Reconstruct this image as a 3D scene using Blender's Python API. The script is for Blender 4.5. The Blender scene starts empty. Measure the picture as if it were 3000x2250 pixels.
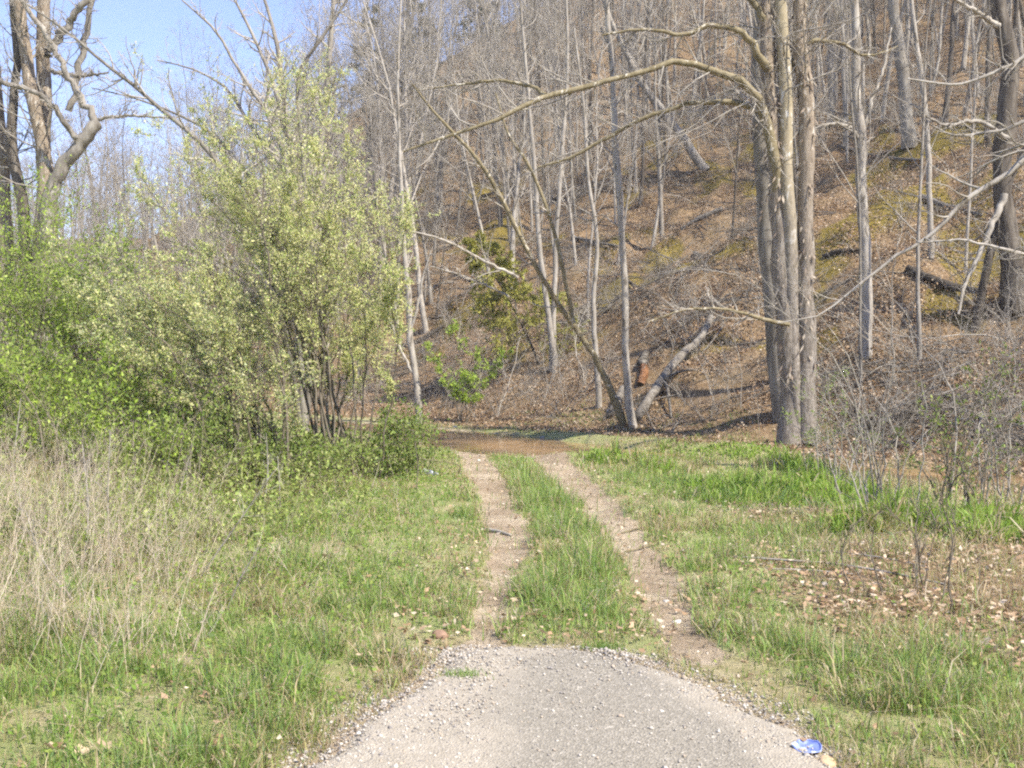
import bpy, math
import numpy as np
from mathutils import Vector

# ------------------------------------------------------------------ camera, sky, sun, exposure
scene = bpy.context.scene
col = scene.collection
CAM = np.array([0.0, 0.0, 1.7])
F = 1098.0                      # focal length in pixels of a 1024 wide picture
PITCH = math.atan(24 / F)       # slightly down
cam_d = bpy.data.cameras.new('camera')
cam_d.sensor_width = 36.0
cam_d.lens = 36.0 * F / 1024.0
cam_d.clip_start = 0.05
cam_d.clip_end = 3000
cam = bpy.data.objects.new('camera', cam_d)
cam.location = CAM
cam.rotation_euler = (math.pi / 2 - PITCH, 0, 0)
col.objects.link(cam)
scene.camera = cam

SUN_EL = math.radians(50)
SUN_AZ = math.atan2(0.76, -0.65)          # clockwise from +Y
sun_to = Vector((math.sin(SUN_AZ) * math.cos(SUN_EL), math.cos(SUN_AZ) * math.cos(SUN_EL), math.sin(SUN_EL)))
world = bpy.data.worlds.new('World')
scene.world = world
world.use_nodes = True
wn = world.node_tree
for n_ in list(wn.nodes):
    wn.nodes.remove(n_)
w_out = wn.nodes.new('ShaderNodeOutputWorld')
w_bg = wn.nodes.new('ShaderNodeBackground')
w_sky = wn.nodes.new('ShaderNodeTexSky')
w_sky.sky_type = 'NISHITA'
w_sky.sun_disc = False
w_sky.sun_elevation = SUN_EL
w_sky.sun_rotation = SUN_AZ
w_sky.altitude = 200
w_sky.air_density = 1.0
w_sky.dust_density = 0.15
w_sky.ozone_density = 3.0
w_bg.inputs['Strength'].default_value = 0.12
w_tint = wn.nodes.new('ShaderNodeMix'); w_tint.data_type = 'RGBA'; w_tint.blend_type = 'MULTIPLY'
w_tint.inputs['Factor'].default_value = 1.0; w_tint.inputs['B'].default_value = (1.0, .90, 1.03, 1)     # camera white balance
wn.links.new(w_sky.outputs[0], w_tint.inputs['A'])
wn.links.new(w_tint.outputs['Result'], w_bg.inputs['Color'])
wn.links.new(w_bg.outputs[0], w_out.inputs['Surface'])

sd = bpy.data.lights.new('sun', 'SUN')
sd.energy = 4.6
sd.angle = math.radians(0.55)
sd.color = (1.0, 0.93, 0.82)
sun = bpy.data.objects.new('sun', sd)
sun.rotation_euler = sun_to.to_track_quat('Z', 'Y').to_euler()
sun.location = (10, -10, 30)
col.objects.link(sun)

vs = scene.view_settings
vs.view_transform = 'Standard'
vs.look = 'None'
vs.exposure = 1.18
vs.gamma = 1.0
vs.use_curve_mapping = False
scene.cycles.max_bounces = 4
scene.cycles.diffuse_bounces = 2
scene.cycles.glossy_bounces = 2
scene.cycles.transmission_bounces = 4
scene.cycles.transparent_max_bounces = 4
scene.cycles.volume_bounces = 0
scene.cycles.use_denoising = False
scene.cycles.use_adaptive_sampling = True
scene.cycles.adaptive_threshold = 0.03
scene.cycles.filter_width = 2.2

# ------------------------------------------------------------------ pixel <-> place helpers (readings from a 2212 wide picture)
K = 1024.0 / 2212.0
cp, sp = math.cos(PITCH), math.sin(PITCH)


def ray(u, v):
    x = (u * K - 512) / F
    y = -(v * K - 384) / F
    return np.array([x, cp + y * sp, -sp + y * cp])


def at(u, v, Y):
    d = ray(u, v)
    return CAM + d * (Y / d[1])


def nrm(a):
    return a / np.maximum(np.linalg.norm(a, axis=-1, keepdims=True), 1e-9)


def sstep(a, b, x):
    t = np.clip((x - a) / (b - a), 0, 1)
    return t * t * (3 - 2 * t)


def hash2(i, j, s):
    h = np.sin(i * 127.1 + j * 311.7 + s * 74.7) * 43758.5453
    return h - np.floor(h)


def vnoise(x, y, s=0.0):
    i, j = np.floor(x), np.floor(y)
    fx, fy = x - i, y - j
    fx = fx * fx * (3 - 2 * fx); fy = fy * fy * (3 - 2 * fy)
    a, b = hash2(i, j, s), hash2(i + 1, j, s)
    c, d = hash2(i, j + 1, s), hash2(i + 1, j + 1, s)
    return (a + (b - a) * fx) * (1 - fy) + (c + (d - c) * fx) * fy


def fbm(x, y, s=0.0, o=4):
    r, a, t = 0.0, 0.5, 0.0
    for k in range(o):
        r = r + a * vnoise(x * 2 ** k, y * 2 ** k, s + k * 7.3); t += a; a *= 0.5
    return r / t


# ------------------------------------------------------------------ the lie of the land
STREAM = np.array([(120, -50), (30, 6), (14, 15), (8, 18.6), (4, 21.6), (1.3, 25.2), (-0.9, 28.6), (-3.6, 32.5), (-8, 37), (-20, 45), (-160, 120)], float)
FOOT = np.array([(120, -46), (31, 8.5), (15, 17.5), (9, 21.2), (5.6, 24.2), (3.4, 28.2), (0.9, 32), (-2.6, 37), (-8, 43), (-20, 51), (-160, 128)], float)


def poly_dist(P, x, y):
    best = np.full(np.shape(x), 1e9); sign = np.ones(np.shape(x))
    for a, b in zip(P[:-1], P[1:]):
        d = b - a; L2 = d @ d
        t = np.clip(((x - a[0]) * d[0] + (y - a[1]) * d[1]) / L2, 0, 1)
        ex, ey = x - (a[0] + t * d[0]), y - (a[1] + t * d[1])
        q = np.hypot(ex, ey)
        c = d[0] * ey - d[1] * ex          # polyline runs right to left: hill side has c < 0
        m = q < best - 1e-9
        best = np.where(m, q, best); sign = np.where(m, np.where(c < 0, 1.0, -1.0), sign)
    return best, sign


RUT_Y = [5.5, 6.57, 8.36, 11.6, 14.4, 19.1, 22.7, 24.5, 27]
RUT_L = [-.17, -.16, -.09, -.02, -.20, -.47, -.80, -.95, -1.1]
RUT_R = [1.06, 1.065, 1.127, 1.19, 1.02, .835, .75, .73, .7]
ASP_Y = [-12, 0, 3, 4.56, 5.16, 5.61, 6.15, 6.45, 6.57]
ASP_L = [-5, -2.4, -1.25, -.82, -.71, -.54, -.43, -.40, -.30]
ASP_R = [5, 2.6, 1.7, 1.32, 1.25, 1.02, .80, .56, .30]
WATER_Z = -0.375


def rut_mask(x, y):
    n = (fbm(x * 2.2, y * 1.1, 3.0, 3) - 0.5) + .55 * (fbm(x * 6.5, y * 5.0, 4.0, 2) - .5)
    dl = np.abs(x - np.interp(y, RUT_Y, RUT_L)); dr = np.abs(x - np.interp(y, RUT_Y, RUT_R))
    w = np.maximum(np.clip(0.095 + 0.016 * (y - 6), .08, .30) + 0.22 * n, .03)
    m = np.maximum(1 - sstep(w * 0.5, w * 1.75, dl), 1 - sstep(w * 0.5, w * 1.75, dr))
    # the track runs together as it meets the ford
    mid = np.abs(x - 0.5 * (np.interp(y, RUT_Y, RUT_L) + np.interp(y, RUT_Y, RUT_R)))
    m = np.maximum(m, (1 - sstep(0.9, 1.5, mid)) * sstep(22.0, 24.2, y + 2 * n) * (1 - sstep(.8, 1.4, x)))
    return m * sstep(5.9, 6.4, y) * (1 - sstep(26, 28, y))


def height(x, y):
    x = np.asarray(x, float); y = np.asarray(y, float)
    ds, _ = poly_dist(STREAM, x, y)
    df, sg = poly_dist(FOOT, x, y)
    s = df * sg + (fbm(x * .33, y * .33, 12.0, 2) - .5) * 2.6 * (1 - sstep(8, 20, df))
    sp_ = np.maximum(s, 0)
    z = -0.015 * (np.clip(y, 5, 26) - 5)
    z = z - 0.035 * rut_mask(x, y) * sstep(6.3, 7.5, y)
    far = sstep(6, 14, np.hypot(x, y))
    z = z + (fbm(x * 0.5, y * 0.5, 1.0) - 0.5) * 0.22 * far * (1 - rut_mask(x, y)) + (fbm(x * 2, y * 2, 2.0) - .5) * 0.05 * far
    z = z + 0.10 * sstep(-2.2, -5.5, x) * sstep(3, 8, y) * (1 - sstep(18, 30, y))
    z = z + 1.7 * sstep(-3.8, -9.0, x) * sstep(9, 16, y) * (1 - sstep(25, 33, y))
    # hill
    hz = np.where(sp_ < 2, 0.14 * sp_ * sp_, 0.56 + 0.56 * (sp_ - 2))
    hz = np.where(sp_ > 24, 12.88 + 0.40 * (sp_ - 24), hz)
    hz = np.where(sp_ > 32, 16.08 + 0.60 * (sp_ - 32), hz)
    hz = np.where(sp_ > 75, 41.9 + 14 * (1 - np.exp(-(sp_ - 75) / 30)), hz)
    hz = hz + sstep(1, 8, sp_) * ((fbm(x * 0.11, y * 0.11, 5.0, 3) - 0.5) * 3.2 + (fbm(x * 0.45, y * 0.45, 6.0, 3) - 0.5) * 1.5 + (fbm(x * 1.7, y * 1.7, 8.0, 2) - .5) * .4)
    cap = 11.0 + 1.15 * np.maximum(x + 27.0, 0) + (fbm(x * .06, y * .06, 9.0, 2) - .5) * 3
    kk = np.clip(.5 + .5 * (cap - hz) / 4.0, 0, 1)
    hz = cap * (1 - kk) + hz * kk - 4.0 * kk * (1 - kk)
    hz = np.where(sp_ <= 0, 0, np.maximum(hz, 0))
    z = z + hz
    # stream channel and its dip
    z = z + .17 * np.exp(-((ds - 2.1) / .8) ** 2) * sstep(.3, 1.1, x) * (1 - sstep(5.0, 6.5, x)) * (sp_ <= 0.3)
    wide = 1.0 + 0.9 * np.exp(-((x + 0.7) ** 2 + (y - 27.6) ** 2) / 8.0) + 0.9 * np.exp(-((x - 8) ** 2 + (y - 18.2) ** 2) / 7.0)
    z = z - 0.07 * (1 - sstep(1.0, 4.5, ds)) - 0.34 * (1 - sstep(0.5 * wide, 1.5 * wide, ds))
    return z


def gnd(u, v):
    d = ray(u, v); d = d / d[1]
    Y = np.concatenate([np.arange(2, 40, 0.03), np.arange(40, 260, 0.2)])
    X = d[0] * Y; Z = CAM[2] + d[2] * Y
    h = height(X, Y)
    i = np.argmax(Z <= h)
    if Z[i] > h[i]:
        i = len(Y) - 1
    return np.array([X[i], Y[i], h[i]])


def H1(x, y):
    return float(height(np.array([x]), np.array([y]))[0])


# ------------------------------------------------------------------ mesh helpers
def mesh_obj(name, V, faces, mat, parent=None, colr=None, origin=None, smooth=True):
    """faces: one int array (M,3) or (M,4), or a list of such"""
    V = np.asarray(V, np.float32)
    if origin is not None:
        V = V - np.asarray(origin, np.float32)
    if not isinstance(faces, list):
        faces = [faces]
    faces = [np.asarray(f, np.int32) for f in faces if len(f)]
    me = bpy.data.meshes.new(name)
    me.vertices.add(len(V)); me.vertices.foreach_set('co', V.ravel())
    li = np.concatenate([f.ravel() for f in faces])
    tot = np.concatenate([np.full(len(f), f.shape[1], np.int32) for f in faces])
    st = np.concatenate([[0], np.cumsum(tot)[:-1]]).astype(np.int32)
    me.loops.add(len(li)); me.loops.foreach_set('vertex_index', li)
    me.polygons.add(len(tot)); me.polygons.foreach_set('loop_start', st); me.polygons.foreach_set('loop_total', tot)
    if smooth:
        me.polygons.foreach_set('use_smooth', np.ones(len(tot), bool))
    me.update(calc_edges=True)
    if colr is not None:
        ca = me.color_attributes.new('tint', 'FLOAT_COLOR', 'POINT')
        c4 = np.ones((len(V), 4), np.float32); c4[:, :3] = colr
        ca.data.foreach_set('color', c4.ravel())
    me.materials.append(mat)
    o = bpy.data.objects.new(name, me)
    col.objects.link(o)
    if parent is not None:
        o.parent = parent
    return o


def tag(o, label=None, cat=None, group=None, kind=None):
    if label: o['label'] = label
    if cat: o['category'] = cat
    if group: o['group'] = group
    if kind: o['kind'] = kind
    return o


def thing(name, label, cat, loc, group=None):
    o = bpy.data.objects.new(name, None)
    o.empty_display_size = 0.2
    o.location = [float(c) for c in loc]
    col.objects.link(o)
    return tag(o, label, cat, group)


class Geo:
    """collects batches of verts and faces for one mesh"""
    def __init__(self):
        self.V, self.Q, self.T, self.C, self.n = [], [], [], [], 0

    def add(self, V, Q=None, T=None, C=None):
        V = np.asarray(V, np.float32).reshape(-1, 3)
        if Q is not None and len(Q): self.Q.append(np.asarray(Q) + self.n)
        if T is not None and len(T): self.T.append(np.asarray(T) + self.n)
        self.V.append(V); self.n += len(V)
        if C is not None: self.C.append(np.broadcast_to(np.asarray(C, np.float32), (len(V), 3)))
        return self

    def tubes(self, P, R, k=3, cap=False, C=None):
        P = np.asarray(P, float); R = np.asarray(R, float)
        if P.ndim == 2: P, R = P[None], R[None]
        B, n, _ = P.shape
        if B == 0: return self
        t = nrm(np.gradient(P, axis=1))
        ref = np.where(np.abs(nrm(P[:, -1:] - P[:, :1])[..., 2:3]) > 0.8, np.array([[[1.0, 0.13, 0]]]), np.array([[[0.0, 0.05, 1.0]]]))
        a = nrm(np.cross(t, np.broadcast_to(ref, t.shape))); b = np.cross(t, a)
        th = np.arange(k) * 2 * np.pi / k
        ring = P[:, :, None] + R[:, :, None, None] * (a[:, :, None] * np.cos(th)[None, None, :, None] + b[:, :, None] * np.sin(th)[None, None, :, None])
        i = np.arange(B)[:, None, None] * n * k + np.arange(n - 1)[None, :, None] * k
        j = np.arange(k)[None, None, :]; j2 = (j + 1) % k
        Q = np.stack([i + j, i + j2, i + k + j2, i + k + j], -1).reshape(-1, 4)
        T = None
        if cap:
            e = (np.arange(B)[:, None] * n * k + (n - 1) * k)
            T = np.concatenate([np.stack([e[:, 0], e[:, 0] + m, e[:, 0] + m + 1], -1) for m in range(1, k - 1)])
            e0 = np.arange(B) * n * k
            T = np.concatenate([T] + [np.stack([e0, e0 + m + 1, e0 + m], -1) for m in range(1, k - 1)])
        if C is not None:
            C = np.asarray(C, np.float32)
            if C.ndim == 2: C = np.repeat(C, n * k, axis=0)
        return self.add(ring.reshape(-1, 3), Q, T, C)

    def leaves(self, pos, d, L, W, rng, C=None, fold=0.25, nhint=None):
        pos = np.asarray(pos, float); N = len(pos)
        if N == 0: return self
        d = nrm(d)
        r = rng.normal(size=(N, 3)) if nhint is None else nhint
        side = nrm(np.cross(d, r)); up = np.cross(side, d)
        L = np.broadcast_to(np.asarray(L, float), (N,))[:, None]; W = np.broadcast_to(np.asarray(W, float), (N,))[:, None]
        mid = pos + d * L * 0.5 + up * W * fold
        V = np.stack([pos, mid + side * W * .5 - up * W * fold * 1.6, pos + d * L, mid - side * W * .5 - up * W * fold * 1.6], 1)
        Q = np.arange(N)[:, None] * 4 + np.array([0, 1, 2, 3])
        if C is not None: C = np.repeat(C, 4, axis=0)
        return self.add(V, Q, None, C)

    def blades(self, pos, hgt, w, lean, rng, C=None):
        N = len(pos)
        th = rng.uniform(0, 2 * np.pi, N); ph = rng.uniform(0, 2 * np.pi, N)
        s = np.stack([np.cos(th), np.sin(th), np.zeros(N)], -1) * (w[:, None] * .5)
        l = np.stack([np.cos(ph), np.sin(ph), np.zeros(N)], -1) * (lean * hgt)[:, None]
        z = np.zeros((N, 3)); z[:, 2] = hgt
        m = pos + l * .35 + z * .58; t = pos + l * 1.0 + z * (1 - 0.35 * np.minimum(lean, 1.2)[:, None])
        V = np.stack([pos - s, pos + s, m + s * .8, m - s * .8, t], 1)
        i = np.arange(N)[:, None] * 5
        if C is not None: C = np.repeat(C, 5, axis=0)
        return self.add(V, i + np.array([0, 1, 2, 3]), i + np.array([3, 2, 4]), C)

    def rocks(self, pos, size, rng, C=None, squash=0.6):
        """little eight sided stones"""
        N = len(pos)
        base = np.array([(1, 0, 0), (0, 1, 0), (-1, 0, 0), (0, -1, 0), (0, 0, 1), (0, 0, -1)], float)
        V = base[None] * rng.uniform(.6, 1.1, (N, 6, 1)) + rng.normal(0, .15, (N, 6, 3))
        th = rng.uniform(0, 6.28, N); c, s = np.cos(th)[:, None], np.sin(th)[:, None]
        V = np.stack([V[..., 0] * c - V[..., 1] * s, V[..., 0] * s + V[..., 1] * c, V[..., 2] * squash], -1)
        V = V * np.asarray(size)[:, None, None] + pos[:, None]
        T = np.array([(0, 1, 4), (1, 2, 4), (2, 3, 4), (3, 0, 4), (1, 0, 5), (2, 1, 5), (3, 2, 5), (0, 3, 5)])
        if C is not None: C = np.repeat(C, 6, axis=0)
        return self.add(V, None, (np.arange(N)[:, None, None] * 6 + T[None]).reshape(-1, 3), C)

    def build(self, name, mat, parent=None, origin=None, smooth=True):
        V = np.concatenate(self.V)
        fs = []
        if self.Q: fs.append(np.concatenate(self.Q))
        if self.T: fs.append(np.concatenate(self.T))
        C = np.concatenate(self.C) if self.C else None
        return mesh_obj(name, V, fs, mat, parent, C, origin, smooth)


def resample(P, R, n):
    """Catmull-Rom through the points, n samples even in length"""
    P = np.asarray(P, float); R = np.asarray(R, float)
    if len(P) == 2:
        t = np.linspace(0, 1, n)
        return P[0] + (P[1] - P[0]) * t[:, None], R[0] + (R[1] - R[0]) * t
    E = np.vstack([2 * P[0] - P[1], P, 2 * P[-1] - P[-2]])
    out, rr = [], []
    for i in range(len(P) - 1):
        p0, p1, p2, p3 = E[i:i + 4]
        t = np.linspace(0, 1, 8, endpoint=False)[:, None]
        out.append(0.5 * (2 * p1 + (p2 - p0) * t + (2 * p0 - 5 * p1 + 4 * p2 - p3) * t * t + (3 * p1 - p0 - 3 * p2 + p3) * t ** 3))
        rr.append(R[i] + (R[i + 1] - R[i]) * t[:, 0])
    out = np.vstack(out + [P[-1:]]); rr = np.concatenate(rr + [R[-1:]])
    s = np.concatenate([[0], np.cumsum(np.linalg.norm(np.diff(out, axis=0), axis=1))])
    q = np.linspace(0, s[-1], n)
    return np.stack([np.interp(q, s, out[:, c]) for c in range(3)], -1), np.interp(q, s, rr)


def walk(p, d, L, n, wob, up, rng):
    """batch of branch centre lines from starts p, directions d, lengths L"""
    B = len(p); P = np.zeros((B, n, 3)); P[:, 0] = p; st = (L / (n - 1))[:, None]
    for i in range(1, n):
        d = nrm(d + wob * rng.normal(size=(B, 3)) + np.array([0, 0, up]))
        P[:, i] = P[:, i - 1] + d * st
    return P


def along(P, R, cnt, rng, t0, t1):
    B, n, _ = P.shape
    b = np.repeat(np.arange(B), cnt)
    t = rng.uniform(t0, t1, len(b)); f = t * (n - 1); i = np.minimum(f.astype(int), n - 2); w = (f - i)[:, None]
    p = P[b, i] * (1 - w) + P[b, i + 1] * w
    r = R[b, i] * (1 - w[:, 0]) + R[b, i + 1] * w[:, 0]
    d = nrm(P[b, i + 1] - P[b, i])
    return b, t, p, r, d


def grow(P, R, cnt, rng, t0=.3, t1=1., ang=(35, 65), lf=(.3, .6), n=5, wob=.12, up=.05, rf=.55, taper=.25, rmin=.002, shrink=.6):
    """children on a batch of branches; shrink: how much shorter towards the tip"""
    b, t, p, r, d = along(P, R, cnt, rng, t0, t1)
    PL = np.linalg.norm(np.diff(P, axis=1), axis=-1).sum(1)
    a = np.radians(rng.uniform(ang[0], ang[1], len(b)))[:, None]
    s = nrm(np.cross(d, rng.normal(size=d.shape)))
    cd = d * np.cos(a) + s * np.sin(a)
    tt = (t - t0) / max(t1 - t0, 1e-6)
    L = PL[b] * rng.uniform(lf[0], lf[1], len(b)) * (1 - shrink * tt)
    CP = walk(p, cd, L, n, wob, up, rng)
    r0 = np.maximum(r * rf, rmin)
    CR = r0[:, None] * np.linspace(1, taper, n)[None]
    return CP, np.maximum(CR, rmin * .6)


def strew(name, P, rot, size, variant, geos, mat):
    """one object of kind stuff: alike pieces strewn over points by geometry nodes"""
    cl = bpy.data.collections.new(name + '_sources')
    for i, g in enumerate(geos):
        o = g.build(f'{name}_source', mat)
        col.objects.unlink(o); cl.objects.link(o)
    me = bpy.data.meshes.new(name)
    me.vertices.add(len(P)); me.vertices.foreach_set('co', np.asarray(P, np.float32).ravel())
    a = me.attributes.new('turn', 'FLOAT_VECTOR', 'POINT'); a.data.foreach_set('vector', np.asarray(rot, np.float32).ravel())
    a = me.attributes.new('size', 'FLOAT', 'POINT'); a.data.foreach_set('value', np.asarray(size, np.float32))
    a = me.attributes.new('variant', 'INT', 'POINT'); a.data.foreach_set('value', np.asarray(variant, np.int32))
    me.materials.append(mat)
    ob = bpy.data.objects.new(name, me); col.objects.link(ob)
    ng = bpy.data.node_groups.new(name, 'GeometryNodeTree')
    ng.interface.new_socket('Geometry', in_out='INPUT', socket_type='NodeSocketGeometry')
    ng.interface.new_socket('Geometry', in_out='OUTPUT', socket_type='NodeSocketGeometry')
    gi, go = ng.nodes.new('NodeGroupInput'), ng.nodes.new('NodeGroupOutput')
    ip = ng.nodes.new('GeometryNodeInstanceOnPoints'); ci = ng.nodes.new('GeometryNodeCollectionInfo')
    ci.inputs['Collection'].default_value = cl; ci.inputs['Separate Children'].default_value = True; ci.inputs['Reset Children'].default_value = True
    ip.inputs['Pick Instance'].default_value = True

    def attr(n, t):
        q = ng.nodes.new('GeometryNodeInputNamedAttribute'); q.data_type = t; q.inputs['Name'].default_value = n
        return q.outputs['Attribute']
    L = ng.links.new
    L(gi.outputs[0], ip.inputs['Points']); L(ci.outputs[0], ip.inputs['Instance'])
    L(attr('variant', 'INT'), ip.inputs['Instance Index']); L(attr('turn', 'FLOAT_VECTOR'), ip.inputs['Rotation']); L(attr('size', 'FLOAT'), ip.inputs['Scale'])
    L(ip.outputs[0], go.inputs[0])
    md = ob.modifiers.new('strew', 'NODES'); md.node_group = ng
    return ob


# ------------------------------------------------------------------ materials
def new_mat(name):
    m = bpy.data.materials.new(name)
    m.use_nodes = True
    nt = m.node_tree
    b = nt.nodes['Principled BSDF']
    return m, nt, b


def N(nt, t, **kw):
    n = nt.nodes.new(t)
    for k, v in kw.items():
        setattr(n, k, v)
    return n


def noise(nt, scale, detail=4, rough=.6, coord=None, dist=0.0):
    n = N(nt, 'ShaderNodeTexNoise')
    n.inputs['Scale'].default_value = scale; n.inputs['Detail'].default_value = detail; n.inputs['Roughness'].default_value = rough
    n.inputs['Distortion'].default_value = dist
    if coord is not None: nt.links.new(coord, n.inputs['Vector'])
    return n


def ramp(nt, fac, stops):
    r = N(nt, 'ShaderNodeValToRGB')
    e = r.color_ramp.elements
    while len(e) < len(stops): e.new(0.5)
    for el, (p, c) in zip(e, stops):
        el.position = p; el.color = (*c, 1) if len(c) == 3 else c
    nt.links.new(fac, r.inputs['Fac'])
    return r


def mix(nt, fac, a, b, mode='MIX'):
    m = N(nt, 'ShaderNodeMix', data_type='RGBA', blend_type=mode)
    for s, v in ((m.inputs['Factor'], fac), (m.inputs['A'], a), (m.inputs['B'], b)):
        if isinstance(v, (int, float)): s.default_value = v
        elif isinstance(v, tuple): s.default_value = (*v, 1)
        else: nt.links.new(v, s)
    return m.outputs['Result']


def bump(nt, b, h, dist, strength=1.0):
    n = N(nt, 'ShaderNodeBump')
    n.inputs['Distance'].default_value = dist; n.inputs['Strength'].default_value = strength
    nt.links.new(h, n.inputs['Height']); nt.links.new(n.outputs['Normal'], b.inputs['Normal'])


def leaf_mat(name, trans=.35, rough=.55, spec=.3):
    m, nt, b = new_mat(name)
    at_ = N(nt, 'ShaderNodeAttribute', attribute_name='tint')
    b.inputs['Roughness'].default_value = rough; b.inputs['Specular IOR Level'].default_value = spec
    nt.links.new(at_.outputs['Color'], b.inputs['Base Color'])
    tr = N(nt, 'ShaderNodeBsdfTranslucent'); nt.links.new(at_.outputs['Color'], tr.inputs['Color'])
    ms = N(nt, 'ShaderNodeMixShader'); ms.inputs[0].default_value = trans
    nt.links.new(b.outputs[0], ms.inputs[1]); nt.links.new(tr.outputs[0], ms.inputs[2])
    nt.links.new(ms.outputs[0], nt.nodes['Material Output'].inputs['Surface'])
    return m


def bark_mat(name, c0, c1, c2, scale=6, zs=.25, patch=None, rnd=.25, bd=.012, low=None):
    """streaky bark c0..c1..c2; patch = (colour, threshold, scale) for peeling plates"""
    m, nt, b = new_mat(name)
    tc = N(nt, 'ShaderNodeTexCoord'); mp = N(nt, 'ShaderNodeMapping')
    mp.inputs['Scale'].default_value = (1, 1, zs)
    nt.links.new(tc.outputs['Object'], mp.inputs['Vector'])
    n1 = noise(nt, scale, 6, .7, mp.outputs[0], .4)
    c = ramp(nt, n1.outputs['Fac'], [(.3, c0), (.5, c1), (.72, c2)]).outputs[0]
    n2 = noise(nt, 1.3, 3, .6, tc.outputs['Object'])
    c = mix(nt, ramp(nt, n2.outputs['Fac'], [(.3, (.72, .72, .72)), (.7, (1.15, 1.15, 1.12))]).outputs[0], (0, 0, 0), c, 'MIX') if False else mix(nt, 1.0, c, ramp(nt, n2.outputs['Fac'], [(.3, (.74, .74, .72)), (.7, (1.0, 1.0, .98))]).outputs[0], 'MULTIPLY')
    if patch:
        pc, th, ps = patch
        n3 = noise(nt, ps, 3, .55, mp.outputs[0], .6)
        c = mix(nt, ramp(nt, n3.outputs['Fac'], [(th, (0, 0, 0)), (th + .03, (1, 1, 1))]).outputs[0], c, pc)
    if low:
        lc = ramp(nt, noise(nt, 16, 6, .75, mp.outputs[0], .5).outputs['Fac'], [(.32, low[0]), (.5, low[1]), (.68, low[2])]).outputs[0]
        sx = N(nt, 'ShaderNodeSeparateXYZ'); nt.links.new(tc.outputs['Object'], sx.inputs[0])
        mr = N(nt, 'ShaderNodeMapRange'); mr.inputs['From Min'].default_value = low[3]; mr.inputs['From Max'].default_value = low[4]
        wz = N(nt, 'ShaderNodeMath', operation='MULTIPLY_ADD'); nt.links.new(n1.outputs['Fac'], wz.inputs[0]); wz.inputs[1].default_value = 4.0; nt.links.new(sx.outputs['Z'], wz.inputs[2])
        nt.links.new(wz.outputs[0], mr.inputs['Value'])
        c = mix(nt, mr.outputs[0], lc, c)
    oi = N(nt, 'ShaderNodeObjectInfo')
    c = mix(nt, 1.0, c, ramp(nt, oi.outputs['Random'], [(0, (1 - rnd, 1 - rnd, 1 - rnd)), (1, (1, 1, 1))]).outputs[0], 'MULTIPLY')
    nt.links.new(c, b.inputs['Base Color'])
    b.inputs['Roughness'].default_value = .85; b.inputs['Specular IOR Level'].default_value = .2
    bump(nt, b, n1.outputs['Fac'], bd)
    return m


M = {}
M['leaf'] = leaf_mat('green leaf', .45)
M['blossom'] = leaf_mat('pale blossom', .5, .6, .2)
M['grass'] = leaf_mat('grass blade', .5, .5, .3)
M['dry'] = leaf_mat('dry stalk', .2, .7, .2)
M['litter'] = leaf_mat('dead leaf', .15, .6, .25)
M['needle'] = leaf_mat('evergreen needle', .2, .6, .2)
M['bark'] = bark_mat('grey bark', (.16, .14, .115), (.31, .28, .24), (.47, .44, .385), 7, .22, None, .35)
M['bark_pale'] = bark_mat('pale bark', (.24, .21, .175), (.42, .38, .33), (.58, .54, .48), 6, .3, ((.16, .14, .11), .62, 5), .3)
M['bark_dark'] = bark_mat('dark bark', (.06, .05, .04), (.13, .11, .09), (.25, .22, .18), 8, .2, None, .25)
M['syc'] = bark_mat('peeling bark', (.14, .105, .075), (.31, .25, .185), (.46, .39, .31), 12, .3, ((.50, .46, .39), .60, 9), .08, .03, ((.10, .085, .065), (.22, .19, .155), (.38, .34, .29), 5.0, 9.5))
M['syc_up'] = bark_mat('mottled smooth bark', (.30, .25, .16), (.40, .34, .23), (.46, .40, .29), 6, .5, ((.58, .55, .48), .60, 6), .08, .012, ((.10, .085, .065), (.22, .19, .155), (.38, .34, .29), 5.5, 9.0))
M['limb'] = bark_mat('olive limb bark', (.12, .10, .055), (.24, .20, .12), (.36, .31, .21), 7, .6, ((.50, .46, .37), .62, 8), .1, .006)
M['twig'] = bark_mat('twig bark', (.27, .24, .20), (.43, .39, .335), (.60, .56, .50), 5, .6, None, .3, .003)
M['stem'] = bark_mat('shrub stem bark', (.09, .075, .055), (.19, .16, .12), (.32, .28, .22), 9, .4, None, .2, .005)
M['log'] = bark_mat('weathered log', (.09, .075, .06), (.22, .195, .165), (.40, .37, .325), 9, .9, None, .25, .03)
M['log_dark'] = bark_mat('darker log wood', (.035, .03, .024), (.085, .07, .055), (.19, .165, .135), 9, .9, None, .4, .03)  # the weathered log in darker tones
M['rust'] = bark_mat('rotten orange wood', (.07, .035, .018), (.22, .105, .05), (.36, .20, .105), 14, .5, None, .05, .03)


def flat_mat(name, c0, c1, scale, rough=.8, bd=.004):
    m, nt, b = new_mat(name)
    tc = N(nt, 'ShaderNodeTexCoord')
    n = noise(nt, scale, 5, .65, tc.outputs['Object'])
    nt.links.new(ramp(nt, n.outputs['Fac'], [(.3, c0), (.7, c1)]).outputs[0], b.inputs['Base Color'])
    b.inputs['Roughness'].default_value = rough
    bump(nt, b, n.outputs['Fac'], bd)
    return m


M['stone_w'] = flat_mat('pale stone', (.42, .38, .32), (.66, .62, .55), 18)
M['stone_r'] = flat_mat('red brown stone', (.15, .085, .055), (.30, .19, .125), 18)
M['stone_t'] = flat_mat('tan stone', (.42, .28, .15), (.60, .43, .26), 14)
M['stone_g'] = flat_mat('grey stone', (.12, .12, .12), (.28, .27, .26), 14)


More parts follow.
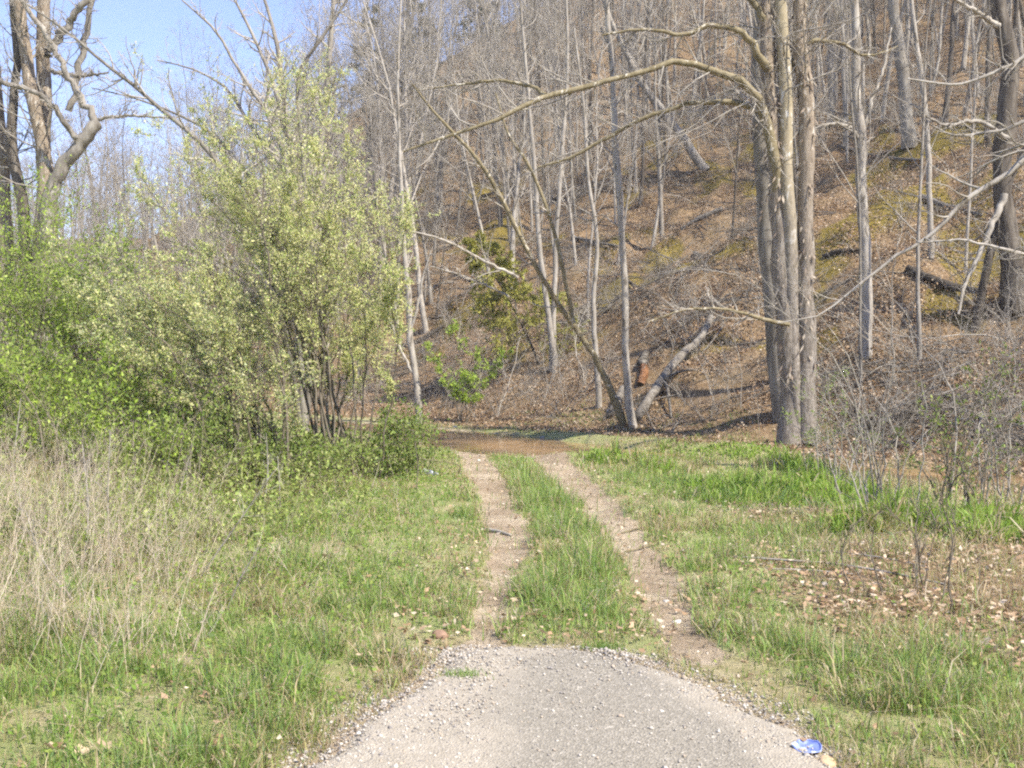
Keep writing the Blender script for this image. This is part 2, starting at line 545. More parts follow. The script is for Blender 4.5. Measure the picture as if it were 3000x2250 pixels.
def ground_mat():
    m, nt, b = new_mat('soil')
    tc = N(nt, 'ShaderNodeTexCoord')
    co = tc.outputs['Object']
    mk = N(nt, 'ShaderNodeAttribute', attribute_name='tint')
    sep = N(nt, 'ShaderNodeSeparateColor'); nt.links.new(mk.outputs['Color'], sep.inputs[0])
    fine = noise(nt, 55, 5, .7, co); med = noise(nt, 9, 6, .7, co); big = noise(nt, 1.3, 4, .6, co)
    thatch = ramp(nt, med.outputs['Fac'], [(.25, (.17, .145, .07)), (.48, (.31, .27, .14)), (.65, (.42, .36, .22)), (.8, (.48, .41, .29))]).outputs[0]
    thatch = mix(nt, ramp(nt, big.outputs['Fac'], [(.4, (0, 0, 0)), (.62, (.75, .75, .75))]).outputs[0], thatch, (.24, .29, .10))
    dirt = ramp(nt, med.outputs['Fac'], [(.22, (.30, .23, .15)), (.5, (.43, .35, .245)), (.75, (.54, .46, .345))]).outputs[0]
    dirt = mix(nt, ramp(nt, big.outputs['Fac'], [(.36, (0, 0, 0)), (.56, (.85, .85, .85))]).outputs[0], dirt, (.28, .21, .14))
    peb = N(nt, 'ShaderNodeTexVoronoi'); peb.inputs['Scale'].default_value = 70; nt.links.new(co, peb.inputs['Vector'])
    dirt = mix(nt, ramp(nt, peb.outputs['Color'], [(.72, (0, 0, 0)), (.8, (.25, .25, .25))]).outputs[0], dirt, (.58, .52, .42))
    vor = N(nt, 'ShaderNodeTexVoronoi'); vor.inputs['Scale'].default_value = 11; nt.links.new(co, vor.inputs['Vector'])
    lit = ramp(nt, vor.outputs['Color'], [(.1, (.112, .072, .039)), (.4, (.232, .15, .08)), (.65, (.30, .203, .116)), (.9, (.44, .33, .215))]).outputs[0]
    lit = mix(nt, .5, lit, ramp(nt, med.outputs['Fac'], [(.25, (.09, .06, .033)), (.5, (.21, .14, .078)), (.75, (.335, .24, .152))]).outputs[0])
    lit = mix(nt, ramp(nt, big.outputs['Fac'], [(.35, (0, 0, 0)), (.7, (.8, .8, .8))]).outputs[0], lit, mix(nt, .5, lit, (.17, .14, .075)))
    moss = ramp(nt, med.outputs['Fac'], [(.3, (.13, .105, .022)), (.7, (.27, .20, .05))]).outputs[0]
    wob = mix(nt, .35, (.5, .5, .5), fine.outputs['Color'])

    def soft(ch, a=.32, c=.62):
        ad = N(nt, 'ShaderNodeMath', operation='ADD'); nt.links.new(sep.outputs[ch], ad.inputs[0])
        ml = N(nt, 'ShaderNodeMath', operation='MULTIPLY_ADD'); nt.links.new(med.outputs['Fac'], ml.inputs[0]); ml.inputs[1].default_value = .7; ml.inputs[2].default_value = -.35
        nt.links.new(ml.outputs[0], ad.inputs[1])
        return ramp(nt, ad.outputs[0], [(a, (0, 0, 0)), (c, (1, 1, 1))]).outputs[0]
    c = mix(nt, soft(1), thatch, lit)
    c = mix(nt, soft(2, .4, .7), c, moss)
    c = mix(nt, soft(0), c, dirt)
    nt.links.new(c, b.inputs['Base Color'])
    b.inputs['Roughness'].default_value = .9; b.inputs['Specular IOR Level'].default_value = .15
    add = N(nt, 'ShaderNodeMath', operation='ADD'); nt.links.new(fine.outputs['Fac'], add.inputs[0]); nt.links.new(med.outputs['Fac'], add.inputs[1])
    bump(nt, b, add.outputs[0], .022)
    return m


M['soil'] = ground_mat()


def asphalt_mat():
    m, nt, b = new_mat('worn asphalt')
    tc = N(nt, 'ShaderNodeTexCoord'); co = tc.outputs['Object']
    mk = N(nt, 'ShaderNodeAttribute', attribute_name='tint')
    sep = N(nt, 'ShaderNodeSeparateColor'); nt.links.new(mk.outputs['Color'], sep.inputs[0])
    v = N(nt, 'ShaderNodeTexVoronoi'); v.inputs['Scale'].default_value = 95; nt.links.new(co, v.inputs['Vector'])
    v2 = N(nt, 'ShaderNodeTexVoronoi'); v2.inputs['Scale'].default_value = 42; nt.links.new(co, v2.inputs['Vector'])
    big = noise(nt, 1.6, 5, .65, co); med = noise(nt, 14, 5, .7, co)
    c = ramp(nt, v.outputs['Color'], [(.15, (.185, .165, .128)), (.5, (.25, .225, .177)), (.78, (.295, .265, .212)), (.95, (.43, .39, .32))]).outputs[0]
    c = mix(nt, ramp(nt, v2.outputs['Color'], [(.90, (0, 0, 0)), (.93, (1, 1, 1))]).outputs[0], c, (.43, .39, .32))
    sand = ramp(nt, med.outputs['Fac'], [(.3, (.30, .262, .20)), (.7, (.41, .362, .285))]).outputs[0]
    ad = N(nt, 'ShaderNodeMath', operation='MULTIPLY_ADD'); nt.links.new(big.outputs['Fac'], ad.inputs[0]); ad.inputs[1].default_value = .9; ad.inputs[2].default_value = -.45
    ad2 = N(nt, 'ShaderNodeMath', operation='ADD'); nt.links.new(ad.outputs[0], ad2.inputs[0]); nt.links.new(sep.outputs[0], ad2.inputs[1])
    c = mix(nt, ramp(nt, ad2.outputs[0], [(.25, (0, 0, 0)), (.75, (.85, .85, .85))]).outputs[0], c, sand)
    nt.links.new(c, b.inputs['Base Color'])
    b.inputs['Roughness'].default_value = .85
    bump(nt, b, v.outputs['Distance'], .006)
    return m


M['asphalt'] = asphalt_mat()


def water_mat():
    m, nt, b = new_mat('muddy water')
    tc = N(nt, 'ShaderNodeTexCoord')
    n = noise(nt, 1.6, 2, .5, tc.outputs['Object'], .4); n2 = noise(nt, .8, 3, .6, tc.outputs['Object'])
    nt.links.new(ramp(nt, n2.outputs['Fac'], [(.35, (.10, .07, .04)), (.6, (.34, .215, .10))]).outputs[0], b.inputs['Base Color'])
    b.inputs['Roughness'].default_value = .06; b.inputs['IOR'].default_value = 1.33
    bump(nt, b, n.outputs['Fac'], .012)
    return m


M['water'] = water_mat()

# ------------------------------------------------------------------ ground, track, hillside, stream bed: one surface, split where they meet
aa = np.concatenate([np.linspace(-180, -42, 34, endpoint=False), np.linspace(-42, 42, 250, endpoint=False), np.linspace(42, 180, 34, endpoint=False)])
rr = np.concatenate([[0.4], np.geomspace(1.2, 60, 260), np.geomspace(62, 450, 46)])
A_, R_ = np.meshgrid(np.radians(aa), rr)
gx, gy = R_ * np.sin(A_), R_ * np.cos(A_)
gz = height(gx, gy)
asp_in = (gx > np.interp(gy, ASP_Y, ASP_L) + .06) & (gx < np.interp(gy, ASP_Y, ASP_R) - .06) & (gy < 6.5)
gz = np.where(asp_in, gz - 0.03, gz)
dfoot, sfoot = poly_dist(FOOT, gx, gy); shill = dfoot * sfoot
dstr, _ = poly_dist(STREAM, gx, gy)


def litter_zone(x, y):
    n = fbm(x * 0.9, y * 0.9, 11.0, 3)
    a = sstep(1.6, 2.4, x) * sstep(5.9, 6.8, y + .35 * (x - 2)) * (1 - sstep(9.8, 11.2, y))
    b = sstep(2.0, 3.0, x) * sstep(11.2, 12.2, y) * (1 - sstep(12.8, 13.6, y)) * .8
    c = sstep(5.0, 6.4, x) * sstep(9, 12, y)
    e = (1 - sstep(.35, .9, np.minimum(np.abs(x - np.interp(y, RUT_Y, RUT_L)), np.abs(x - np.interp(y, RUT_Y, RUT_R))))) * .3 * sstep(6, 7, y)
    return np.clip(np.maximum.reduce([a, b, c, e]) * (.45 + 1.0 * n), 0, 1)


gd = rut_mask(gx, gy)
gd = np.maximum(gd, (1 - sstep(1.4, 2.6, dstr)) * .55 * sstep(22, 25, gy) * (1 - sstep(.8, 1.6, gx)))
# worn earth round the asphalt
ad = np.maximum(np.interp(gy, ASP_Y, ASP_L) - gx, gx - np.interp(gy, ASP_Y, ASP_R))
gd = np.maximum(gd, (1 - sstep(.0, .32, ad)) * .6 * (1 - sstep(6.4, 7.0, gy)))
gl = np.maximum(sstep(-1.2, 0.8, shill) * 1.0, litter_zone(gx, gy) * .62)
gm = sstep(.46, .66, fbm(gx * .5, gy * .5, 21., 5)) * sstep(3, 6, shill) * (1 - sstep(26, 34, shill)) * .85
V = np.stack([gx, gy, gz], -1).reshape(-1, 3)
C = np.stack([gd, gl, gm], -1).reshape(-1, 3)
nr, na = gx.shape
ii, jj = np.meshgrid(np.arange(nr - 1), np.arange(na), indexing='ij')
j2 = (jj + 1) % na
FQ = np.stack([ii * na + jj, ii * na + j2, (ii + 1) * na + j2, (ii + 1) * na + jj], -1).reshape(-1, 4)[:, ::-1]
fc = V[FQ].mean(1)
f_hill = (lambda d: d[0] * d[1])(poly_dist(FOOT, fc[:, 0], fc[:, 1])) > 0.2
f_bed = (poly_dist(STREAM, fc[:, 0], fc[:, 1])[0] < 1.7) & ~f_hill
f_trk = (rut_mask(fc[:, 0], fc[:, 1]) > .5) & ~f_bed & ~f_hill
rest = ~(f_hill | f_bed | f_trk)
for nm, msk, lab in (('ground', rest, 'grassy verge ground either side of the track'), ('dirt_track', f_trk, 'two pale dirt wheel ruts running to the ford'),
                     ('hillside', f_hill, 'steep leaf-covered wooded hillside'), ('stream_bed', f_bed, 'sandy bed of the shallow stream')):
    q = FQ[msk]
    used, inv = np.unique(q, return_inverse=True)
    tag(mesh_obj(nm, V[used], inv.reshape(-1, 4), M['soil'], None, C[used]), lab, None, None, 'structure')

# water sheet along the stream
sv, sq = [], []
sd_, _r = resample(np.c_[STREAM[1:10], np.zeros(9)], np.ones(9), 90)
tn = nrm(np.gradient(sd_, axis=0)); nn = np.stack([-tn[:, 1], tn[:, 0], 0 * tn[:, 0]], -1)
for k in range(9):
    sv.append(sd_ + nn * (k - 4) / 4 * 2.6 + np.array([0, 0, WATER_Z]))
sv = np.stack(sv, 1).reshape(-1, 3)
i, j = np.meshgrid(np.arange(89), np.arange(8), indexing='ij')
sq = np.stack([i * 9 + j, i * 9 + j + 1, (i + 1) * 9 + j + 1, (i + 1) * 9 + j], -1).reshape(-1, 4)[:, ::-1]
tag(mesh_obj('stream_water', sv, sq, M['water']), 'shallow brown stream crossing the end of the track', None, None, 'structure')

# asphalt end of the road, raised a little, ragged edge
ys = np.concatenate([np.linspace(-12, 3, 30, endpoint=False), np.linspace(3, 6.57, 90)])
nc = 70
av, ac = [], []
for y in ys:
    l, r = np.interp(y, ASP_Y, ASP_L), np.interp(y, ASP_Y, ASP_R)
    if y > 2:
        l += (fbm(np.array([y * 3.]), np.array([1.]), 31.)[0] - .5) * .30; r += (fbm(np.array([y * 3.]), np.array([4.]), 33.)[0] - .5) * .30
    t = np.linspace(0, 1, nc); x = l + (r - l) * t
    yy = y + (fbm(x * 2.5, x * 0, 35.) - .5) * .22 * sstep(5.5, 6.57, np.full(nc, y))
    e = np.minimum(t, 1 - t) * (r - l); e = np.minimum(e, 6.6 - y)
    z = height(x, yy) + 0.028 * sstep(-.01, .12, e) - .012 + (fbm(x * 1.3, yy * 1.3, 37.) - .5) * .02
    av.append(np.stack([x, yy, z], -1))
    sandy = np.clip(.75 * (1 - sstep(.0, .5, e)) + .55 * np.exp(-((x + .25) / .35) ** 2) + .5 * sstep(.75, 1.3, x) * (1 - sstep(4.8, 5.5, yy)) + .25 - .5 * np.exp(-((x - .45) / .4) ** 2), 0, 1)
    ac.append(np.stack([sandy, sandy * 0, sandy * 0], -1))
av = np.array(av).reshape(-1, 3); ac = np.array(ac).reshape(-1, 3)
i, j = np.meshgrid(np.arange(len(ys) - 1), np.arange(nc - 1), indexing='ij')
aq = np.stack([i * nc + j, i * nc + j + 1, (i + 1) * nc + j + 1, (i + 1) * nc + j], -1).reshape(-1, 4)
tag(mesh_obj('asphalt_road', av, aq, M['asphalt'], None, ac), 'rounded broken end of the grey asphalt road', None, None, 'structure')

# ------------------------------------------------------------------ trees traced limb by limb
def px_path(pts, Y, dY=0.0):
    """[(u, v, width px)] at depth Y (drifting by dY to the tip) -> points, radii"""
    n = len(pts)
    P = np.array([at(u, v, Y + dY * i / max(n - 1, 1)) for i, (u, v, w) in enumerate(pts)])
    R = np.array([w * .5 * (Y + dY * i / max(n - 1, 1)) / 2372.0 for i, (u, v, w) in enumerate(pts)])
    return P, R


def hero_tree(name, label, base, trunks, limbs, seed, twig_n=(9, 5), twig_len=(.22, .5), kmat='bark', lmat='twig', group=None, tl=1.0, trunk_mats=None, cat='tree', up=.06, sub=3):
    """trunks / limbs: lists of (P, R); the crown of twigs grows on them"""
    rng = np.random.default_rng(seed)
    t = thing(name, label, cat, base, group)
    allP, allR = [], []
    for i, (P, R) in enumerate(trunks):
        p, r = resample(P, R, 26)
        r = r * (1 + .03 * np.sin(np.arange(26) * 1.1 + i) + rng.normal(0, .015, 26))
        p = p + rng.normal(0, .25, p.shape) * r[:, None] * .5
        Geo().tubes(p, r, 10).build('trunk', M[trunk_mats[i] if trunk_mats else kmat], t, base)
        q, s = resample(p, r, 12); allP.append(q); allR.append(s)
    lp, lr = [], []
    for P, R in limbs:
        p, r = resample(P, R, 22)
        p = p + rng.normal(0, 1, p.shape) * np.maximum(r, .01)[:, None] * .35
        Geo().tubes(p, r, 7).build('limb', M[lmat], t, base)
        q, s = resample(p, r, 12); lp.append(q); lr.append(s)
    g = Geo()
    if allP:
        A, B = np.array(allP), np.array(allR)
        c1, r1 = grow(A, np.minimum(B, .05), twig_n[0], rng, .35, 1, (35, 75), (twig_len[0] * .6 * tl, twig_len[1] * .6 * tl), 7, .16, up, .5, .3, .004)
        g.tubes(c1, r1, 4)
        c2, r2 = grow(c1, r1, twig_n[1], rng, .2, 1, (30, 65), (.25, .6), 5, .18, .05, .5, .35, .003); g.tubes(c2, r2, 3)
        c3, r3 = grow(c2, r2, sub, rng, .2, 1, (25, 60), (.3, .7), 4, .2, .03, .6, .4, .0022); g.tubes(c3, r3, 3)
    if lp:
        A, B = np.array(lp), np.array(lr)
        c1, r1 = grow(A, np.minimum(B, .035), twig_n[0] + 3, rng, .15, 1, (30, 80), (.12, .34), 6, .2, .04, .5, .3, .0035)
        g.tubes(c1, r1, 4)
        c2, r2 = grow(c1, r1, twig_n[1], rng, .2, 1, (30, 65), (.25, .6), 4, .2, .03, .55, .4, .0026); g.tubes(c2, r2, 3)
    g.build('crown', M['twig'], t, base)
    return t


# large multi-stemmed tree right of the track
Ys = 24.6
b0 = gnd(1722, 962); Ys = b0[1]
tr = [px_path([(1694, 905, 46), (1680, 760, 44), (1662, 560, 40), (1648, 380, 36), (1640, 200, 34), (1645, 0, 31), (1640, -300, 24), (1600, -650, 8)], Ys + 1.8),
      px_path([(1714, 975, 62), (1708, 850, 50), (1697, 640, 46), (1684, 450, 42), (1672, 300, 36), (1660, 150, 32), (1654, 0, 29), (1640, -350, 24), (1610, -700, 8)], Ys),
      px_path([(1724, 960, 20), (1716, 800, 26), (1708, 600, 30), (1700, 400, 29), (1696, 220, 28), (1691, 80, 28), (1686, 0, 27), (1690, -350, 22), (1720, -750, 8)], Ys - .15),
      px_path([(1742, 960, 50), (1741, 760, 40), (1742, 560, 35), (1740, 400, 33), (1745, 260, 35), (1733, 140, 32), (1727, 0, 29), (1750, -350, 24), (1800, -700, 8)], Ys - .1)]
li = [px_path([(1684, 460, 12), (1678, 380, 22), (1666, 300, 25), (1650, 245, 22), (1630, 210, 20), (1600, 178, 18), (1535, 152, 15), (1465, 133, 14), (1400, 150, 12), (1330, 172, 11), (1250, 193, 13), (1180, 205, 12), (1130, 232, 11), (1060, 265, 9), (980, 290, 8), (870, 328, 4)], Ys + .05, -2),
      px_path([(1180, 205, 9), (1150, 188, 8), (1080, 174, 7), (1000, 182, 5), (900, 195, 3)], Ys - 1.2, .4),
      px_path([(1655, 250, 18), (1600, 224, 14), (1520, 220, 11), (1430, 242, 10), (1330, 285, 9), (1240, 335, 7), (1160, 362, 4)], Ys + .2, 1.0),
      px_path([(1655, 150, 20), (1632, 105, 17), (1600, 70, 14), (1545, 55, 12), (1480, 74, 9), (1400, 62, 7), (1300, 75, 4)], Ys - .2, -1.),
      px_path([(1702, 700, 10), (1650, 690, 9), (1570, 668, 7), (1480, 670, 5), (1400, 695, 3)], Ys - .4, -1.0),
      px_path([(1700, 160, 16), (1735, 100, 12), (1800, 90, 9), (1870, 120, 6), (1940, 100, 3)], Ys, .5),
      px_path([(1660, 60, 16), (1590, -40, 12), (1500, -90, 9), (1400, -80, 5)], Ys, -.8),
      px_path([(1728, 20, 16), (1800, -90, 12), (1900, -150, 8), (1990, -160, 4)], Ys, -.8)]
T_syc = hero_tree('sycamore_tree', 'tall multi-trunked tree with peeling mottled bark and arching limb, right of the track', b0, tr, li, 11, (24, 7), (.22, .5), 'syc', 'limb', None, .55, ['bark', 'syc', 'syc_up', 'syc'])

rng = np.random.default_rng(15)
g = Geo()
for (P_, R_2), nf in ((tr[1], 420), (tr[3], 380), (tr[0], 160)):
    p_, r_ = resample(P_, R_2, 40)
    k_ = rng.integers(3, 30, nf); th = rng.uniform(0, 6.28, nf)
    out = np.stack([np.cos(th), np.sin(th), np.zeros(nf)], -1)
    pos_ = p_[k_] + rng.uniform(0, 1, (nf, 1)) * (p_[k_ + 1] - p_[k_]) + out * r_[k_][:, None] * .98
    g.leaves(pos_, nrm(out * .5 + np.array([0, 0, -1]) + rng.normal(0, .25, (nf, 3))), rng.uniform(.08, .28, nf), rng.uniform(.03, .07, nf), rng, np.array([(.30, .24, .18), (.42, .36, .28), (.20, .155, .115)])[rng.integers(3, size=nf)], .15, out)
fl = g.build('bark_flakes', M['dry'], T_syc, b0); fl['kind'] = 'stuff'
# vine-hung tree at the picture's right edge and its leaning neighbour
b = gnd(2195, 668); Y = b[1]
hero_tree('forest_tree', 'thick dark-barked tree on the slope at the right edge of the photo', b,
          [px_path([(2196, 680, 58), (2190, 600, 48), (2176, 480, 44), (2164, 380, 38), (2176, 270, 42), (2180, 150, 38), (2165, 50, 36), (2158, 0, 32), (2150, -300, 22), (2170, -600, 8)], Y)],
          [px_path([(2170, 420, 16), (2130, 520, 12), (2090, 600, 9), (2070, 680, 5)], Y - .3, -1), px_path([(2165, 60, 14), (2100, 20, 10), (2030, -20, 6)], Y, -1),
           px_path([(2178, 300, 12), (2110, 262, 9), (2040, 270, 6), (1985, 240, 3)], Y - .2, -1.5)],
          12, (20, 6), (.2, .5), 'bark_dark', 'twig', None, .5)
b = gnd(2108, 712); Y = b[1]
hero_tree('leaning_tree', 'slim dark tree leaning right beside the thick trunk at the right edge', b,
          [px_path([(2106, 716, 20), (2124, 620, 18), (2146, 520, 17), (2172, 420, 15), (2215, 320, 11), (2280, 180, 5)], Y)], [], 13, (14, 5), (.2, .4), 'bark_dark', 'twig', None, .7)
# single trees on the slope
for k, (pts, mt, lab) in enumerate([
    ([(1872, 775, 30), (1870, 650, 25), (1868, 520, 24), (1858, 400, 23), (1860, 300, 22), (1846, 190, 22), (1850, 90, 19), (1846, 0, 17), (1836, -280, 11), (1850, -500, 4)], 'bark_pale', 'crooked pale grey tree between the peeling trunks and the right edge'),
    ([(1966, 318, 36), (1960, 260, 28), (1952, 180, 26), (1942, 90, 24), (1930, 0, 22), (1910, -250, 15), (1900, -480, 5)], 'bark', 'straight grey trunk standing on the upper slope bench'),
    ([(1366, 925, 20), (1352, 800, 16), (1350, 660, 14), (1343, 520, 14), (1336, 400, 15), (1328, 280, 13), (1322, 150, 11), (1312, 0, 11), (1302, -220, 5)], 'bark_pale', 'upright slim pale tree in the clump beside the fallen log'),
    ([(1196, 803, 16), (1188, 700, 13), (1168, 560, 11), (1157, 400, 10), (1146, 250, 8), (1132, 100, 7), (1118, -80, 4)], 'bark_pale', 'slim pale tree leaning left, one of a pair above the dark bank'),
    ([(1192, 800, 14), (1197, 650, 11), (1203, 500, 10), (1216, 300, 9), (1226, 150, 7), (1224, 0, 5), (1220, -120, 3)], 'bark_pale', 'slim pale tree leaning right, one of a pair above the dark bank'),
    ([(907, 918, 16), (900, 830, 14), (886, 740, 15), (883, 650, 13), (874, 560, 11), (868, 430, 9), (862, 300, 7), (860, 150, 6), (866, 0, 4)], 'bark_pale', 'thin forked pale sapling between the flowering shrub and the ford'),
    ([(1528, 372, 20), (1490, 320, 19), (1440, 250, 17), (1395, 195, 16), (1350, 110, 12), (1310, 20, 9), (1270, -100, 4)], 'bark_pale', 'grey tree leaning far to the left across the upper slope'),
    ([(1296, 880, 14), (1288, 780, 12), (1282, 650, 10), (1290, 520, 9), (1270, 380, 8), (1262, 240, 6), (1240, 60, 4)], 'bark_pale', 'thin upright sapling left of the clump by the fallen log'),
    ([(2012, 560, 14), (2008, 430, 12), (2004, 300, 12), (1992, 180, 12), (1975, 60, 10), (1960, -80, 6), (1950, -200, 3)], 'bark_pale', 'thin white-barked tree upslope of the vine-dark trunk'),
    ([(1795, 275, 18), (1796, 180, 17), (1793, 90, 15), (1790, 0, 14), (1780, -200, 8)], 'bark_pale', 'pale straight tree on the bench just right of the peeling trunks'),
]):
    b = gnd(pts[0][0], pts[0][1]); Y = b[1]
    big = pts[0][2] > 24
    lim = []
    if k == 5:
        lim = [px_path([(886, 720, 7), (903, 660, 6), (912, 610, 5), (930, 540, 3)], Y, -.2), px_path([(897, 815, 7), (866, 755, 6), (845, 700, 5), (820, 640, 3)], Y, -.3)]
    if k == 0:
        lim = [px_path([(1852, 330, 9), (1880, 230, 8), (1910, 140, 6), (1925, 60, 4)], Y, .4), px_path([(1855, 300, 9), (1835, 275, 8), (1790, 268, 6), (1750, 280, 3)], Y, -.5)]
    hero_tree('bare_tree', lab, b, [px_path(pts, Y)], lim, 20 + k, (18, 6) if big else (14, 5), (.2, .5), mt, 'twig', None, .55 if big else .5)

# leaning sapling with two long stems over the track
b = gnd(1350, 918); Y = b[1]
hero_tree('leaning_sapling', 'long thin sapling leaning left over the ford from the clump', b,
          [px_path([(1349, 918, 20), (1306, 815, 15), (1270, 748, 13), (1206, 655, 11), (1146, 555, 10), (1090, 443, 10), (1048, 366, 9), (1000, 308, 8), (942, 247, 6), (890, 180, 3)], Y, -2),
           px_path([(1240, 700, 10), (1212, 560, 9), (1178, 440, 8), (1138, 350, 7), (1098, 290, 5), (1070, 200, 3)], Y - 1, -.5)],
          [px_path([(1120, 600, 7), (1040, 560, 6), (960, 520, 5), (890, 500, 3)], Y - 1.3, -.5), px_path([(1100, 640, 6), (1010, 600, 5), (930, 575, 3)], Y - 1, -.5)],
          41, (20, 6), (.2, .42), 'limb', 'twig', None, .55)

# big clump at the far left
b = gnd(98, 640); Y = 33.0; b = np.array([*at(98, 600, Y)[:2], 0]); b[2] = H1(b[0], b[1])
tr = [px_path([(100, 905, 66), (100, 640, 54), (98, 520, 46), (101, 430, 40), (99, 350, 30), (86, 283, 27), (67, 183, 26), (53, 100, 25), (42, 10, 24), (30, -200, 18), (10, -500, 6)], Y),
      px_path([(108, 905, 50), (104, 600, 40), (101, 433, 34), (93, 300, 29), (97, 217, 29), (93, 133, 30), (97, 33, 28), (110, -200, 20), (140, -500, 6)], Y + .5),
      px_path([(66, 905, 36), (58, 640, 29), (52, 520, 26), (46, 433, 24), (33, 366, 22), (24, 300, 22), (30, 200, 18), (36, 120, 15), (20, -60, 10), (10, -300, 4)], Y + .3),
      px_path([(14, 905, 42), (10, 640, 36), (8, 480, 32), (2, 350, 30), (-8, 220, 28), (-20, 60, 24), (-40, -200, 16)], Y + 1),
      px_path([(98, 520, 30), (106, 440, 32), (116, 400, 31), (135, 360, 30), (165, 322, 29), (190, 292, 28), (209, 266, 27)], Y - .3)]
li = [px_path([(206, 266, 18), (185, 225, 16), (160, 190, 14), (130, 130, 13), (100, 75, 12), (60, 20, 10), (30, -40, 7)], Y - .3, -.4),
      px_path([(165, 300, 13), (140, 265, 12), (112, 225, 12), (70, 198, 11), (20, 180, 11), (-30, 170, 10)], Y - .5, -1),
      px_path([(100, 120, 20), (122, 90, 18), (145, 50, 17), (187, 0, 14), (230, -80, 8)], Y - .1, -.5),
      px_path([(150, 240, 15), (165, 180, 15), (180, 90, 14), (200, 10, 12), (210, -120, 7)], Y + .8),
      px_path([(212, 258, 8), (260, 250, 7), (330, 252, 5), (380, 256, 3)], Y - .3, -.3),
      px_path([(108, 155, 10), (140, 160, 9), (190, 163, 7), (235, 156, 4)], Y)]
hero_tree('sycamore_tree', 'clump of brown and white peeling trunks with a broken pollard limb, far left', b, tr, li, 51, (26, 7), (.2, .5), 'syc', 'bark', None, .5, ['syc', 'syc', 'bark_dark', 'syc', 'bark'])

# many-stemmed bare tree behind the flowering shrub
Y = 23.5
b = np.array([*at(655, 900, Y)[:2], 0]); b[2] = H1(b[0], b[1])
bb = b
def from_base(pts, Yd):
    P, R = px_path(pts, Y + Yd)
    return np.vstack([bb + np.array([0, 0, -.05]), P]), np.concatenate([[R[0] * .9], R * .8])
tr = [from_base([(610, 700, 18), (545, 470, 15), (450, 325, 13), (367, 253, 11), (283, 180, 10), (230, 140, 9), (150, 73, 7), (90, 30, 5), (43, 0, 3)], -1.2),
      from_base([(645, 650, 20), (630, 420, 16), (600, 290, 13), (580, 245, 11), (540, 187, 10), (493, 113, 8), (467, 67, 7), (393, 0, 4)], -.5),
      from_base([(652, 640, 20), (640, 400, 17), (610, 250, 14), (575, 140, 10), (530, 43, 8), (485, -40, 4)], .3),
      from_base([(660, 640, 18), (640, 420, 14), (560, 300, 11), (523, 243, 9), (490, 190, 7), (420, 150, 5), (340, 130, 3)], .8),
      from_base([(668, 640, 20), (655, 420, 17), (618, 250, 14), (600, 110, 12), (583, 33, 10), (550, -60, 5)], 1.0),
      from_base([(672, 640, 22), (680, 420, 18), (700, 260, 16), (712, 120, 14), (720, 10, 12), (740, -150, 6)], 1.6),
      from_base([(680, 640, 16), (650, 300, 12), (645, 160, 10), (683, 100, 10), (727, 33, 8), (790, -60, 4)], -.2),
      from_base([(650, 640, 14), (560, 420, 11), (470, 300, 9), (400, 255, 7), (300, 215, 5), (200, 190, 3)], .1)]
hero_tree('bare_tree', 'many-stemmed grey tree fanning bare branches behind the flowering shrub', b, tr, [], 61, (34, 6), (.2, .5), 'bark', 'twig', None, .55)

# tree just outside the frame whose branches reach in from the right
base = np.array([9.4, 13.5, H1(9.4, 13.5)])
bt = np.array([base, base + [.1, 0, 2], base + [.0, .1, 4], base + [.2, .1, 7], base + [.1, 0, 10]])
Y = 12.5
lim = [px_path([(2420, 190, 24), (2300, 285, 18), (2212, 347, 14), (2172, 377, 13), (2102, 420, 11), (2068, 447, 10), (2038, 480, 9), (1995, 520, 8), (1935, 552, 7), (1868, 606, 6), (1825, 640, 5), (1765, 683, 4), (1680, 697, 2.5)], Y),
       px_path([(2400, 260, 14), (2290, 265, 11), (2212, 264, 9), (2165, 280, 8), (2062, 292, 5), (2008, 268, 3)], Y + .3),
       px_path([(2420, 640, 12), (2290, 580, 9), (2200, 545, 7), (2080, 520, 5), (1980, 525, 3)], Y - .2),
       px_path([(2420, 20, 14), (2300, 60, 11), (2200, 130, 8), (2080, 180, 6), (1960, 170, 3)], Y + .6)]
hero_tree('overhanging_tree', 'tree outside the frame whose thin bare branches reach in from the right', base, [(bt, np.array([.17, .15, .13, .1, .06]))], lim, 71, (14, 5), (.2, .45), 'bark', 'bark_pale', None, .5)

# ------------------------------------------------------------------ the woods on the hill
def proto_tree(seed, hgt, r0, mat, lean):
    rng = np.random.default_rng(seed)
    n = 16
    d = nrm(np.array([[lean * rng.normal(), lean * rng.normal(), 1.0]]))
    P = walk(np.zeros((1, 3)), d, np.array([hgt]), n, .05, .04, rng)
    P[0, :, 2] -= .25
    R = (r0 * (np.linspace(1, .12, n) ** .85))[None]; R[0, 0] *= 1.35
    t = thing('bare_tree', 'x', 'tree', (0, 0, 0))
    p, r = resample(P[0], R[0], 20)
    Geo().tubes(p, r * (1 + rng.normal(0, .04, 20)), 7).build('trunk', M[mat], t)
    g = Geo()
    c1, r1 = grow(P, np.minimum(R, r0 * .7), 17, rng, .34, 1, (28, 62), (.2, .46), 7, .12, .10, .45, .25, .008, .65); g.tubes(c1, r1, 4)
    c2, r2 = grow(c1, r1, 7, rng, .2, 1, (28, 60), (.28, .6), 5, .16, .06, .5, .3, .005); g.tubes(c2, r2, 3)
    c3, r3 = grow(c2, r2, 4, rng, .15, 1, (25, 60), (.35, .75), 4, .18, .04, .6, .5, .0042); g.tubes(c3, r3, 3)
    g.build('crown', M['twig'], t)
    return t


